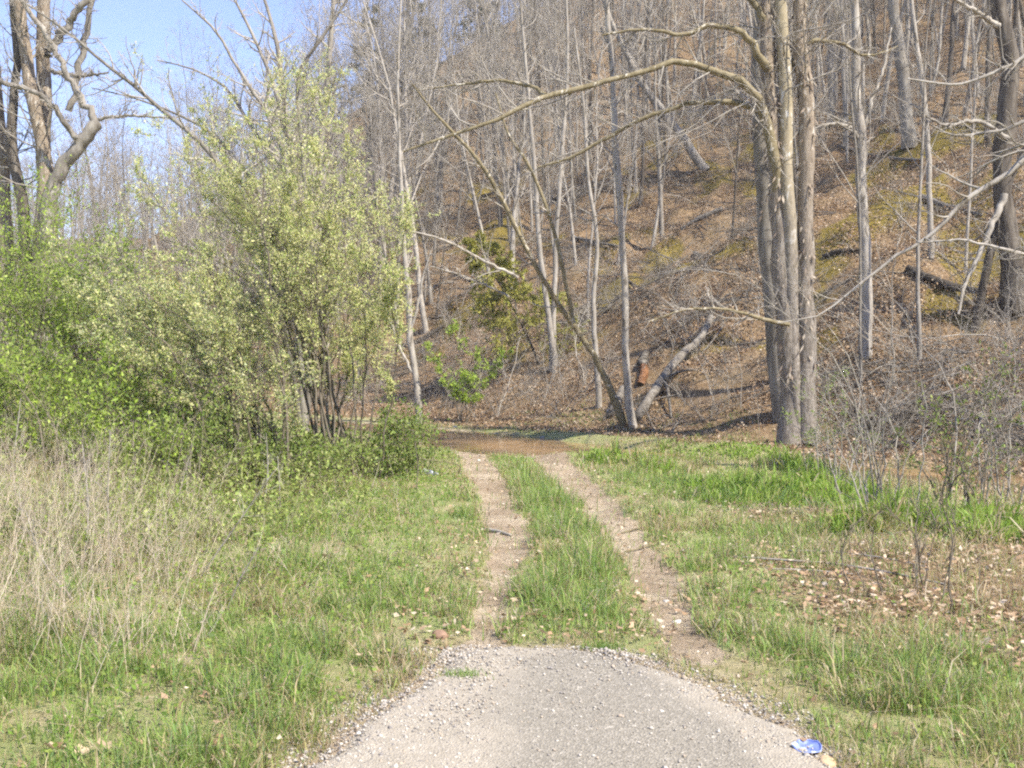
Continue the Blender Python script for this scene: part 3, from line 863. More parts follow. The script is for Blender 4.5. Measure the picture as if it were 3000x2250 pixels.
PROTO = []
for k in range(11):
    rg = np.random.default_rng(100 + k)
    PROTO.append(proto_tree(200 + k, rg.uniform(9, 17), rg.uniform(.045, .125), ['bark_pale', 'bark', 'bark_pale', 'bark', 'bark_dark'][k % 5], .06 + .1 * (k % 4 == 3)))

rng = np.random.default_rng(5)
pos = []
cand = 0
keep_out = [(gnd(u, v)[:2], r) for u, v, r in ((1722, 962, 2.2), (2195, 668, 1.4), (1872, 775, 1.2), (1966, 318, 1.5), (1366, 925, 2.), (1196, 803, 1.5), (1400, 830, 3.5))]
while len(pos) < 285 and cand < 30000:
    cand += 1
    a = math.radians(rng.uniform(-28, 29)); r = rng.uniform(26, 92)
    x, y = r * math.sin(a), r * math.cos(a)
    df, sg = poly_dist(FOOT, np.array([x]), np.array([y])); s = float(df[0] * sg[0])
    if s < 1.5: continue
    # the near face of the hill is open, the bench and beyond are thick with stems
    dens = .22 + .78 * float(sstep(14, 26, s))
    if x / y < .05: dens = .35 + .65 * float(sstep(6, 22, s))
    if rng.uniform() > dens: continue
    if any(np.hypot(x - c[0], y - c[1]) < q for c, q in keep_out): continue
    if any((x - p[0]) ** 2 + (y - p[1]) ** 2 < 1.1 for p in pos): continue
    pos.append((x, y, s))
kidsP = [list(p.children) for p in PROTO]
usedP = set()
for x, y, s in pos:
    k = int(rng.integers(len(PROTO)))
    small = s < 16
    if k in usedP:
        o = PROTO[k].copy(); col.objects.link(o)
        for c in kidsP[k]:
            q = c.copy(); col.objects.link(q); q.parent = o
    else:
        o = PROTO[k]; usedP.add(k)
    sc = rng.uniform(.45, .85) if small else rng.uniform(.75, 1.25)
    if x / y < -.12: sc *= .8
    o.location = (x, y, H1(x, y)); o.rotation_euler = (rng.normal(0, .04), rng.normal(0, .04), rng.uniform(0, 6.28))
    o.scale = (sc * (.75 if small else 1), sc * (.75 if small else 1), sc)
    if x / y < -.12: lab, grp = 'bare grey tree of the far wooded ridge under the blue sky', 'trees on the far left ridge'
    elif x / y < .14: lab, grp = 'thin bare grey tree on the hazy middle of the hill above the ford', 'trees on the middle of the hill'
    elif small: lab, grp = 'small bare tree on the open leaf-covered face of the hill', 'small trees on the open slope'
    else: lab, grp = 'bare tree in the dense stand along the top of the slope', 'trees standing along the top of the slope'
    tag(o, lab, 'tree', grp)
for k, p in enumerate(PROTO):
    if k not in usedP:
        for c in kidsP[k]: bpy.data.objects.remove(c)
        bpy.data.objects.remove(p)

def hill0(x, y):
    d, q = poly_dist(FOOT, np.array([x]), np.array([y]))
    return (d * q)[0]


# the woods behind, where single trees run together
rng = np.random.default_rng(6)
geos = []
for k in range(7):
    hgt = rng.uniform(10, 16)
    P = walk(np.zeros((1, 3)), nrm(np.array([[rng.normal() * .05, rng.normal() * .05, 1.]])), np.array([hgt]), 10, .05, .03, rng)
    R = (rng.uniform(.07, .14) * np.linspace(1, .12, 10))[None]
    g = Geo().tubes(P, R, 6)
    c1, r1 = grow(P, np.minimum(R, .07), 18, rng, .28, 1, (26, 60), (.2, .46), 6, .14, .1, .5, .3, .010, .6); g.tubes(c1, r1, 3)
    c2, r2 = grow(c1, r1, 6, rng, .2, 1, (25, 60), (.3, .65), 4, .16, .06, .6, .6, .008); g.tubes(c2, r2, 3)
    c3, r3 = grow(c2, r2, 3, rng, .2, 1, (25, 60), (.4, .8), 3, .16, .04, .7, .7, .007); g.tubes(c3, r3, 3)
    geos.append(g)
pts = []
while len(pts) < 680:
    a = math.radians(rng.uniform(-31, 31)); r = rng.uniform(48, 200)
    x, y = r * math.sin(a), r * math.cos(a)
    if x / y > .15 and r < 62: continue
    df, sg = poly_dist(FOOT, np.array([x]), np.array([y])); s = float(df[0] * sg[0])
    if s < (1 if x / y < -.13 else 5) or (x / y < -.13 and r > 120): continue
    pts.append((x, y, 0))
while len(pts) < 930:
    a = math.radians(rng.uniform(-31, -6)); r = rng.uniform(46, 125)
    x, y = r * math.sin(a), r * math.cos(a)
    if float(hill0(x, y)) > -6: pts.append((x, y, 0))
pts = np.array(pts); pts[:, 2] = height(pts[:, 0], pts[:, 1]) - .3
n_ = len(pts)
tag(strew('distant_woods', pts, np.stack([rng.normal(0, .05, n_), rng.normal(0, .05, n_), rng.uniform(0, 6.28, n_)], -1), rng.uniform(.6, 1.15, n_) * np.where(pts[:, 0] / pts[:, 1] < -.13, .72, 1), rng.integers(7, size=n_), geos, M['bark_pale']),
    'mass of far bare trees covering the top of the hill', 'woods', None, 'stuff')

# dark evergreens seen through the bare trees, upper middle
def conifer(name, label, base, hgt, wid, seed, cols, group=None, lean=(0, 0), dens=1.0, start=.12, needle=.10):
    rng = np.random.default_rng(seed)
    t = thing(name, label, 'tree', base, group)
    P = np.array([base + np.array([lean[0] * f ** 1.2, lean[1] * f, hgt * f - .1]) for f in np.linspace(0, 1, 12)])
    R = hgt * .012 * np.linspace(1, .12, 12)
    Geo().tubes(P, R, 7).build('trunk', M['bark_dark'], t, base)
    nb = int(70 * dens)
    c1, r1 = grow(P[None], np.minimum(R, .03)[None], nb, rng, start, 1, (65, 95), (wid / hgt * .7, wid / hgt), 6, .10, -.03, .4, .3, .005, .85)
    g = Geo().tubes(c1, r1, 3)
    c2, r2 = grow(c1, r1, 9, rng, .2, 1, (30, 60), (.2, .5), 4, .15, -.05, .5, .4, .003); g.tubes(c2, r2, 3)
    g.build('branches', M['stem'], t, base)
    _, _, p, _, d = along(c2, r2, 24, rng, .05, 1)
    cc = cols[rng.integers(len(cols), size=len(p))] * rng.uniform(.7, 1.25, (len(p), 1))
    dd = nrm(d + rng.normal(0, .55, d.shape) + np.array([0, 0, -.15]))
    Geo().leaves(p, dd, rng.uniform(.6, 1.2, len(p)) * needle, needle * .22, rng, cc).build('foliage', M['needle'], t, base)
    return t


pine_c = np.array([(.045, .07, .022), (.06, .085, .03), (.035, .055, .02)])
for k, (u, v, h, lab) in enumerate([(1035, 250, 13, 'dim evergreen half hidden among bare trees, nearest the arching branch'), (905, 330, 12, 'dim evergreen among bare trees above the flowering shrub'),
                                    (1180, 150, 14, 'dim evergreen high on the hill in the upper middle'), (800, 330, 12, 'dim evergreen low among the trees left of the hill')]):
    b = gnd(u, v)
    if b[1] > 130: b = np.array([b[0] * 110 / b[1], 110, 0]); b[2] = H1(b[0], b[1])
    conifer('evergreen_tree', lab, b, h, 3.4, 300 + k, pine_c, None, (0, 0), .8, .2, .22)
# leaning young evergreen on the bank above the ford
b = gnd(1165, 790)
olive = np.array([(.34, .34, .08), (.42, .40, .10), (.27, .28, .065), (.36, .33, .08)])
conifer('leaning_evergreen', 'young olive-green evergreen leaning left above the dark bank by the ford', b, 4.6, 2.4, 310, olive, None, (-2.4, -.8), 1.4, .12, .15)

# ------------------------------------------------------------------ shrubs
def leaf_cloud(g, P, R, per, rng, L, W, cols, up=.15, jit=.05, t0=.1):
    _, _, p, _, d = along(P, R, per, rng, t0, 1)
    p = p + rng.normal(0, jit, p.shape)
    cc = cols[rng.integers(len(cols), size=len(p))] * rng.uniform(.75, 1.25, (len(p), 1))
    dd = nrm(d * .6 + rng.normal(0, .7, d.shape) + np.array([0, 0, up]))
    nh = rng.normal(size=d.shape) + np.array([.3, -.6, 1.1])
    g.leaves(p, dd, rng.gamma(7, 1 / 7, len(p)) * L, W * rng.gamma(9, 1 / 9, len(p)), rng, cc, .2, np.cross(dd, np.cross(nh, dd)))


def shrub(name, label, base, tips, seed, r0, leafc, blossc=None, n1=11, n2=7, per=9, L=.05, W=.025, spread=.35, cat='shrub', group=None, l1=(.14, .34), stemmat='stem', perb=8, up1=.08, bend=.5, t1=.25, jit=.04, ang1=(22, 58)):
    rng = np.random.default_rng(seed)
    t = thing(name, label, cat, base, group)
    SP, SR = [], []
    for i, tip in enumerate(tips):
        tip = np.asarray(tip, float); v = tip - base
        st = base + np.array([rng.normal(0, spread), rng.normal(0, spread), 0]); st[2] = H1(st[0], st[1]) - .05
        mid = st + v * .45 + np.array([-v[0], -v[1], 0]) * .45 * bend * .5 + np.array([0, 0, abs(v[2]) * .10 + np.hypot(v[0], v[1]) * .12])
        P, R = resample(np.array([st, mid, tip]), np.array([1, .6, .14]) * r0 * rng.uniform(.7, 1.2), 14)
        P[1:-1] += rng.normal(0, .02 * np.linalg.norm(v) / 3, P[1:-1].shape)
        Geo().tubes(P, R, 6).build('stem', M[stemmat], t, base)
        SP.append(P); SR.append(R)
    SP, SR = np.array(SP), np.array(SR)
    g = Geo()
    c1, r1 = grow(SP, np.minimum(SR, r0 * .6), n1, rng, t1, 1, ang1, l1, 6, .14, up1, .5, .3, .004, .5); g.tubes(c1, r1, 4)
    c2, r2 = grow(c1, r1, n2, rng, .12, 1, (25, 60), (.25, .6), 4, .16, .05, .5, .4, .0028); g.tubes(c2, r2, 3)
    g.build('twigs', M[stemmat], t, base)['kind'] = 'stuff'
    if leafc is not None:
        g = Geo(); leaf_cloud(g, c2, r2, per, rng, L, W, leafc, .15, jit); leaf_cloud(g, c1, r1, per, rng, L, W, leafc, .15, jit)
        g.build('foliage', M['leaf'], t, base)
    if blossc is not None:
        g = Geo(); leaf_cloud(g, c2, r2, perb, rng, L * .75, W * 1.1, blossc, .3, jit, .2); g.build('blossom', M['blossom'], t, base)
    return t


green = np.array([(.19, .26, .055), (.24, .31, .07), (.14, .21, .045), (.29, .34, .10)])
bright = np.array([(.28, .39, .05), (.34, .45, .07), (.22, .32, .045), (.38, .46, .10)])
sage = np.array([(.32, .39, .18), (.38, .44, .22), (.27, .34, .15), (.43, .48, .27)])
cream = np.array([(.72, .68, .34), (.64, .63, .28), (.78, .74, .44), (.58, .60, .25)])
pale = np.array([(.50, .60, .19), (.58, .65, .24), (.43, .53, .16), (.36, .47, .13)])

Y = 17.0
bs = np.array([*at(735, 985, Y)[:2], 0]); bs[2] = H1(bs[0], bs[1])
rg = np.random.default_rng(77)
tips = [at(u, v, Y + rg.uniform(-1.6, 1.8)) for u, v in ((605, 135), (640, 190), (570, 260), (520, 300), (470, 300), (400, 215), (340, 290), (310, 390), (420, 380), (480, 450), (270, 480), (700, 230), (690, 330), (755, 320), (800, 420), (860, 440), (880, 500), (850, 600), (800, 690), (620, 420), (560, 500), (640, 560), (720, 480), (770, 560), (390, 560), (300, 620))]
shrub('flowering_shrub', 'tall spreading shrub covered in cream blossom, left of the track', bs, tips, 401, .023, np.vstack([pale, pale, green]), cream, 17, 9, 7, .036, .019, .38, l1=(.10, .38), perb=16, jit=.022, t1=.30, ang1=(12, 44))
Y2 = 16.2
b2 = np.array([*at(560, 1010, Y2)[:2], 0]); b2[2] = H1(b2[0], b2[1])
tips = [at(u, v, Y2 + rg.uniform(-1.2, 1.8)) for u, v in ((230, 560), (190, 640), (215, 740), (270, 660), (330, 600), (300, 780), (390, 700), (420, 620), (460, 560), (360, 800), (400, 880), (480, 760), (540, 680), (210, 700), (150, 570))]
shrub('flowering_shrub', 'lower silvery shrub with drooping pale sprays beside the tall flowering one', b2, tips, 402, .026, np.vstack([sage, pale, sage, green]), cream, 17, 9, 7, .042, .021, .45, l1=(.12, .38), perb=10, jit=.028, t1=.22, ang1=(15, 48))
# green thicket at the shrub's foot
for k, (u, v, Yk, w, h, cs, lab) in enumerate([
    (640, 1010, 16.4, 1.1, .7, green, 'dense green undergrowth bush at the foot of the flowering shrub'),
    (500, 1020, 15.4, 1.2, 1.0, green, 'low green bush under the silvery sprays'),
    (850, 1000, 17.6, .9, 1.0, green, 'leafy green bush between the flowering shrub and the ford'),
    (340, 960, 17.0, 1.5, 1.3, np.vstack([green, bright]), 'green bramble bush in the middle of the left bank'),
    (30, 880, 21.0, 3.2, 3.1, bright, 'bright yellow-green bush at the left edge'),
    (170, 880, 19.5, 2.2, 2.3, np.vstack([bright, green]), 'green bush just right of the bright bush at the left edge'),
    (40, 1010, 13.5, 1.1, 1.5, np.vstack([bright, green]), 'arching leafy bramble at the left edge above the dry grass'),
    (220, 1010, 14.0, 1.5, 1.3, np.vstack([bright, green]), 'arching leafy bramble behind the tall dry grass'),
]):
    b = np.array([*at(u, v, Yk)[:2], 0]); b[2] = H1(b[0], b[1])
    rg2 = np.random.default_rng(500 + k)
    tp = []
    for q in range(34 if h > 2 else 16):
        a = rg2.uniform(0, 6.28); rr_ = rg2.uniform(.1, 1.25) * w
        tp.append(b + np.array([rr_ * math.cos(a), rr_ * .7 * math.sin(a), h * rg2.uniform(0.4 if h > 2 else .25, 1.15) * (1.1 - .3 * rr_ / w)]))
    shrub('green_shrub', lab, b, tp, 520 + k, .013, cs, None, 8, 6 if h > 2 else 5, 8 if h > 2 else 6, .055, .029, .5, group='green bushes on the left bank', l1=(.2, .5), jit=.07, t1=.15)

# leafy young tree at the ford with bright new leaves
b = gnd(1000, 915)
tp = [at(u, v, b[1] + d) for u, v, d in ((975, 705, 0), (1095, 765, -.3), (1040, 760, .2), (925, 760, .1), (1075, 790, -.1), (950, 800, .3), (1060, 700, .4), (985, 830, -.2))]
shrub('leafy_sapling', 'small bright green sapling in new leaf beside the stream', b, tp, 560, .018, bright, None, 7, 5, 9, .085, .05, .12, 'tree', l1=(.12, .28), jit=.04)

# bare bramble shrubs on the right bank
for k, (u, v, tips_, lab) in enumerate([
    (1905, 1120, [(1635, 553), (1765, 813), (1880, 800), (1968, 766), (2010, 900), (1830, 900), (1950, 700)], 'tall bare brown shrub stems on the right bank in front of the stream'),
    (1965, 1290, [(1930, 1090), (1990, 1040), (1880, 1120), (2040, 1130), (1955, 980), (1840, 1150)], 'dry upright weed stems beside the long pale stick'),
    (2080, 1130, [(2000, 850), (2120, 830), (2190, 900), (2230, 960), (2050, 930), (1960, 960), (2160, 780)], 'tangled bare bramble at the right edge over the stream'),
    (2150, 1110, [(2060, 760), (2190, 720), (2260, 820), (2130, 820), (2240, 930), (2090, 950)], 'grey arching bramble behind the stream at the right edge'),
    (1800, 1040, [(1760, 830), (1820, 800), (1860, 850), (1700, 900), (1880, 930), (1740, 960)], 'bare twiggy shrub at the foot of the peeling trunks'),
    (1560, 890, [(1490, 740), (1540, 700), (1600, 720), (1640, 790), (1460, 800)], 'bare twiggy shrub at the tip of the fallen log'),
]):
    b = gnd(u, v)
    rg2 = np.random.default_rng(600 + k)
    tp = [at(uu, vv, b[1] + rg2.uniform(-.8, 1.0)) for uu, vv in tips_ for _ in range(2)]
    tp = [t_ + rg2.normal(0, .12, 3) for t_ in tp]
    shrub('bare_shrub', lab, b, tp, 620 + k, .006 if k == 1 else .012, green if k in (2, 4) else None, None, 4 if k == 1 else 6, 3 if k == 1 else 5, 2, .045, .025, .22, stemmat='stem' if k in (1, 2) else 'twig', l1=(.15, .4), t1=.2, jit=.03)

# ------------------------------------------------------------------ fallen wood
def log(name, label, pts, rad, mat, seed, group=None, stubs=(), cat='log', hollow=False):
    rng = np.random.default_rng(seed)
    P, R = resample(np.array(pts), np.array(rad), 18)
    R = R * (1 + rng.normal(0, .06, 18)); P = P + rng.normal(0, .08, P.shape) * R[:, None]
    base = P[0].copy()
    if not stubs and not hollow:
        o = Geo().tubes(P, R, 9, True).build(name, M[mat], None, base); o.location = base
        return tag(o, label, cat, group)
    t = thing(name, label, cat, base, group)
    if hollow:
        g = Geo().tubes(P, R, 14)
        g.tubes(P[::-1], R[::-1] * .78, 14)
        k = 14; n = 18
        a0 = np.arange(k); a1 = (a0 + 1) % k
        g.Q.append(np.stack([a0, a0 + 0, a1, a1], -1)[:0])
        o = g.build('trunk', M[mat], t, base)
        Geo().tubes(P[9:11], R[9:11] * .8, 14, True).build('dark_plug', M['log_dark'], t, base)  # dark plug set inside, so the open end reads as a dark hole
    else:
        Geo().tubes(P, R, 10, True).build('trunk', M[mat], t, base)
    for sp_, sr in stubs:
        p, r = resample(np.array(sp_), np.array(sr), 10)
        Geo().tubes(p, r, 7, True).build('branch', M[mat], t, base)
    return t


def up(p, dz): return p + np.array([0, 0, dz])


p0, p1 = gnd(1375, 915), gnd(1538, 712)
pm = [p0, p0 * .7 + p1 * .3, p0 * .45 + p1 * .55, p0 * .2 + p1 * .8, p1]
pm = [np.array([p[0], p[1], max(H1(p[0], p[1]), 0) + dz]) for p, dz in zip(pm, (.12, .42, .5, .45, .4))]
rw = 19 * .5 * pm[1][1] / 2372
st1 = [(np.array([pm[1], up(pm[1] * .6 + gnd(1460, 880) * .4, .1), up(gnd(1450, 905), .03)]), [rw * .5, rw * .4, rw * .3]), (np.array([pm[1], up(pm[1], .25) + [.5, -.2, 0], up(pm[1], .3) + [1.0, -.2, 0]]), [rw * .4, rw * .25, rw * .1])]
log('fallen_log', 'weathered grey log leaning up the bank right of the sapling clump', pm, [rw * 1.05, rw, rw * .95, rw * .9, rw * .8], 'log', 701, None, st1)
q0 = gnd(1384, 838); rw2 = 19 * .5 * q0[1] / 2372
q1 = gnd(1390, 792)
log('hollow_log', 'short rust-orange hollow log with a dark open end', [up(q0, rw2 * .75), up(q0 * .5 + q1 * .5, rw2 * .6) + np.array([.06, 0, 0]), up(q1, rw2 * .25)], [rw2 * .95, rw2, rw2 * .9], 'rust', 702, None, (), 'log', True)
a_, c_ = gnd(1386, 796), gnd(1398, 765)
log('fallen_log', 'short splintered grey log touching the top of the hollow log', [up(a_, .12), up(c_, .05)], [.17, .11], 'log', 709)
a_, c_ = gnd(1400, 862), gnd(1462, 812)
log('fallen_log', 'thin grey branch lying between the hollow log and the big log', [up(a_, .05), up(c_, .15)], [.06, .05], 'log', 703)
a_, c_ = gnd(1325, 900), gnd(1345, 850)
log('fallen_log', 'short broken grey log behind the sapling clump', [up(a_, .1), up(c_, .15)], [.14, .12], 'log', 704)
segs = [((905, 660), (985, 612), 'between the flowering shrub and the ford, low on the hill'), ((940, 545), (1030, 490), 'in the middle of the open slope'),
        ((1120, 330), (1215, 308), 'high under the arching limb'), ((1235, 520), (1335, 540), 'left of the upright slim pale tree'), ((1350, 610), (1460, 596), 'just left of the peeling trunks'),
        ((1185, 440), (1290, 392), 'uphill of the leaning sapling'), ((1815, 322), (1990, 352), 'at the foot of the straight grey trunk'), ((1330, 655), (1440, 700), 'above the hollow log'),
        ((1960, 590), (2130, 640), 'left of the thick dark trunk'), ((1560, 470), (1470, 500), 'left of the peeling trunks, middle of the slope'), ((1040, 430), (1110, 405), 'below the leaning dark stems'),
        ((1780, 560), (1860, 545), 'right of the peeling trunks'), ((1990, 430), (2120, 470), 'below the dense stand at the upper right'), ((1240, 700), (1320, 670), 'above the thin upright sapling'),
        ((860, 760), (960, 710), 'behind the thin forked sapling'), ((1500, 560), (1610, 590), 'behind the peeling trunks')]
for k, (a, c, w) in enumerate(segs):
    A, B = gnd(*a), gnd(*c)
    if abs(A[1] - B[1]) > 9: B = A + (B - A) * 9 / abs(A[1] - B[1]); B[2] = H1(B[0], B[1])
    mid = (A + B) / 2; mid[2] = H1(mid[0], mid[1])
    rg2 = np.random.default_rng(720 + k); r = rg2.uniform(.07, .14)
    log('fallen_log', f'dark log on the hillside {w}', [up(A, r * .7), up(mid, r), up(B, r * .7)], [r, r * .9, r * .6], 'log_dark' if k % 3 else 'log', 740 + k, 'fallen logs on the hillside')

# sticks near the track
def stick(name, label, px, wpx, mat, seed, lift=.01, group=None):
    P = [gnd(u, v) for u, v in px]
    r = np.array(wpx) * .5 * np.array([p[1] for p in P]) / 2372
    P = [up(p, lift + q) for p, q in zip(P, r)]
    return log(name, label, P, r, mat, seed, group, (), 'stick')


stick('driftwood', 'short thick grey piece of driftwood in the left wheel rut', [(1047, 1149), (1070, 1151), (1104, 1159)], [9, 8, 6], 'bark_pale', 801, .0)
stick('long_stick', 'long pale stick lying across the grass on the right', [(1585, 1216), (1708, 1226), (1808, 1234), (1918, 1253), (2042, 1279)], [4, 5, 5, 5, 4], 'bark_pale', 802, .05)
stick('long_stick', 'shorter pale stick lying just below the long one', [(1658, 1241), (1750, 1244), (1842, 1252)], [3, 3, 2], 'bark_pale', 803, .04)
stick('long_stick', 'pale stick lying behind the long one among the leaves', [(1700, 1203), (1800, 1206), (1920, 1222), (2010, 1242)], [3, 3, 3, 2], 'bark_pale', 804, .05)
stick('twig_stick', 'crooked tan twig lying across the right wheel rut', [(1350, 1196), (1390, 1188), (1417, 1178), (1440, 1169)], [4, 4, 3, 2], 'limb', 805)
stick('twig_stick', 'thin straight twig at the far side of the right rut', [(1342, 1155), (1370, 1148), (1397, 1140)], [3, 3, 2], 'limb', 806)
stick('twig_stick', 'bleached stick poking out at the near edge of the ford', [(975, 962), (998, 953), (1015, 946)], [3, 4, 3], 'bark_pale', 807, .08)

# ------------------------------------------------------------------ stones
def stone(label, u, v, wpx, mat, seed, sq=.65, name='stone', group=None):
    rng = np.random.default_rng(seed)
    p = gnd(u, v); r = wpx * .5 * p[1] / 2372
    th = np.linspace(0, np.pi, 8); ph = np.linspace(0, 2 * np.pi, 12, endpoint=False)
    T, Ph = np.meshgrid(th, ph, indexing='ij')
    d = np.stack([np.sin(T) * np.cos(Ph), np.sin(T) * np.sin(Ph), np.cos(T)], -1)
    k = np.ones(T.shape)
    for _ in range(9):
        a = nrm(rng.normal(size=3)); k = np.minimum(k, rng.uniform(.62, .85) / np.maximum(d @ a, .05))
    V = (d * k[..., None] * np.array([1.2, .95, sq]) * r * 1.2).reshape(-1, 3)
    i, j = np.meshgrid(np.arange(7), np.arange(12), indexing='ij'); j2 = (j + 1) % 12
    Q = np.stack([i * 12 + j, (i + 1) * 12 + j, (i + 1) * 12 + j2, i * 12 + j2], -1).reshape(-1, 4)
    o = mesh_obj(name, V, Q, M[mat], None, None, None, False)
    a = rng.uniform(0, 6.28); o.rotation_euler = (rng.normal(0, .1), rng.normal(0, .1), a)
    o.location = up(p, r * sq * .35)
    return tag(o, label, 'stone', group)


stone('reddish brown stone at the left corner of the asphalt', 950, 1378, 30, 'stone_r', 901, .8)
stone('tan stone at the bottom edge beside the blue lid', 1785, 1653, 36, 'stone_t', 902)
stone('white stone at the far left of the ford water', 984, 924, 10, 'stone_w', 903)
stone('largest white stone at the near edge of the ford', 1044, 969, 12, 'stone_w', 904)
stone('white stone at the left end of the ford edge', 990, 972, 13, 'stone_w', 905)
stone('flat white stone between two others at the ford edge', 1012, 975, 14, 'stone_w', 906, .4)
stone('pale stone in the left rut just before the ford', 1034, 996, 8, 'stone_w', 907)
stone('dark grey rock behind the sapling clump', 1322, 893, 26, 'stone_g', 908)
stone('dark stone at the right end of the ford', 1172, 947, 9, 'stone_g', 909)
stone('pale flat stone in the right rut by the grass', 1462, 1345, 20, 'stone_w', 910, .35)
stone('pale flat stone in the lower right rut', 1440, 1300, 16, 'stone_w', 911, .35)
stone('pale stone in the lower left rut', 1083, 1338, 9, 'stone_w', 912)
stone('flat pale stone set in the asphalt, left of its middle', 1043, 1525, 15, 'stone_w', 913, .35)
stone('pink stone lying in the gravel at the left edge of the asphalt', 848, 1572, 13, 'stone_t', 914)
stone('white stone in the gravel at the lower left of the asphalt', 808, 1628, 17, 'stone_w', 915)
rng = np.random.default_rng(916)
for k in range(26):
    t_ = rng.uniform(4.6, 6.3); sd2 = k % 2
    x = (np.interp(t_, ASP_Y, ASP_L) + rng.uniform(-.05, .35)) if sd2 else rng.uniform(-.2, 1.1)
    uv = ((512 + x / t_ * F) / K, (376.5 + 1784 / t_) / K)
    stone('small pale stone loose on the left gravel edge of the asphalt' if sd2 else 'small pale stone embedded in the middle of the asphalt', uv[0], uv[1], rng.uniform(4, 8), 'stone_w', 920 + k, .5, 'small_stone', 'loose stones along the left edge' if sd2 else 'stones set in the asphalt')

# ------------------------------------------------------------------ litter left by people
def plain(name, c, rough=.4, metal=0., alpha=None):
    m, nt, b = new_mat(name)
    b.inputs['Base Color'].default_value = (*c, 1); b.inputs['Roughness'].default_value = rough; b.inputs['Metallic'].default_value = metal
    if alpha: b.inputs['Transmission Weight'].default_value = alpha
    return m


def blue_mat():
    m, nt, b = new_mat('blue print with highlights')
    tc = N(nt, 'ShaderNodeTexCoord')
    n = noise(nt, 14, 4, .6, tc.outputs['Object'], .8)
    nt.links.new(ramp(nt, n.outputs['Fac'], [(.3, (.14, .18, .48)), (.5, (.26, .33, .66)), (.6, (.46, .54, .80)), (.7, (.80, .83, .90))]).outputs[0], b.inputs['Base Color'])  # whitish stops put highlight streaks into the colour of the blue print
    b.inputs['Roughness'].default_value = .3; b.inputs['Metallic'].default_value = .35
    return m


M['blue'] = blue_mat()
M['clear'] = plain('clear plastic', (.75, .80, .85), .12, 0, .75)
M['white'] = plain('white label', (.75, .76, .80), .4)
M['cap'] = plain('grey cap', (.5, .52, .56), .4)
p = gnd(1743, 1624)
rl = 62 * .5 * p[1] / 2372
g = Geo()
nrg, nth = 7, 40
vv = []
for i in range(nrg):
    f = (i + .02) / (nrg - 1)
    for j in range(nth):
        th = 2 * math.pi * j / nth
        notch = 1 - .26 * math.exp(-((th - 2.35) / .22) ** 2)
        r = rl * f * notch * (1 + .03 * math.sin(5 * th))
        x, y = r * math.cos(th), r * math.sin(th) * .92
        crease = .010 * math.exp(-((y - .25 * x - .012) / .006) ** 2)
        z = .004 + .006 * (f ** 3) + crease * .6 + .002 * math.sin(3 * th) * f + (.004 if i == nrg - 1 else 0)
        vv.append((x, y, z))
Q = [(i * nth + j, i * nth + (j + 1) % nth, (i + 1) * nth + (j + 1) % nth, (i + 1) * nth + j) for i in range(nrg - 1) for j in range(nth)]
lid = thing('blue_lid', 'crumpled shiny blue lid lying at the right gravel edge of the asphalt', 'litter', up(p, .012))
g.add(vv, np.array(Q)).build('disc', M['blue'], lid)
rim = np.array([vv[(nrg - 1) * nth + j % nth] for j in range(nth + 1)])
Geo().tubes(rim, np.full(nth + 1, .0035), 6).build('rim', M['blue'], lid)
lid.rotation_euler = (math.radians(10), 0, .1)

p = gnd(928, 1030)
sc_ = .25
bot = thing('plastic_bottle', 'crushed clear plastic bottle with white label lying in the left grass', 'litter', up(p, .07))
prof = [(0, .001), (0.004, .028), (.02, .033), (.07, .032), (.10, .029), (.13, .033), (.17, .032), (.195, .022), (.21, .013), (.225, .012)]
Pb = np.array([(x * 1.1 - .12, 0, 0) for x, r in prof]); Rb = np.array([r * 1.25 for x, r in prof])
Geo().tubes(Pb, Rb, 14).build('body', M['clear'], bot)
Geo().tubes(np.array([(.005, 0, 0), (.03, 0, 0), (.065, 0, 0)]), np.array([.0425, .0425, .0425]), 14).build('label', M['white'], bot)
Geo().tubes(np.array([(.122, 0, 0), (.128, 0, 0), (.145, 0, 0)]), np.array([.017, .018, .018]), 12, True).build('cap', M['cap'], bot)
bot.rotation_euler = (0, math.radians(10), math.radians(-14))

# ------------------------------------------------------------------ leaf litter, gravel, undergrowth, grass
def scatter(n, rng, r0, r1, power=1.0, amax=33):
    a = np.radians(rng.uniform(-amax, amax, n))
    u = rng.uniform(0, 1, n); e = 2 - power
    r = (r0 ** e + u * (r1 ** e - r0 ** e)) ** (1 / e) if abs(e) > 1e-3 else r0 * (r1 / r0) ** u
    return r * np.sin(a), r * np.cos(a), r


def hill_s(x, y):
    d, s = poly_dist(FOOT, x, y)
    return d * s


def on_asphalt(x, y, m=0.):
    return (x > np.interp(y, ASP_Y, ASP_L) - m) & (x < np.interp(y, ASP_Y, ASP_R) + m) & (y < 6.6 + m * .6)


leafbrown = np.array([(.30, .193, .108), (.375, .255, .152), (.235, .148, .08), (.46, .345, .228), (.32, .213, .127), (.56, .455, .33)])
def lie(x, y, spin, lift=0.0):
    """points on the land and the turns that lay a flat clump on the slope"""
    e_ = .25
    nx = -(height(x + e_, y) - height(x - e_, y)) / (2 * e_); ny = -(height(x, y + e_) - height(x, y - e_)) / (2 * e_)
    n = nrm(np.stack([nx, ny, np.ones_like(nx)], -1))
    c, q = np.cos(-spin), np.sin(-spin)
    px_, py_ = n[:, 0] * c - n[:, 1] * q, n[:, 0] * q + n[:, 1] * c
    return np.stack([x, y, height(x, y) + lift], -1), np.stack([np.arcsin(-py_), np.arctan2(px_, n[:, 2]), spin], -1)


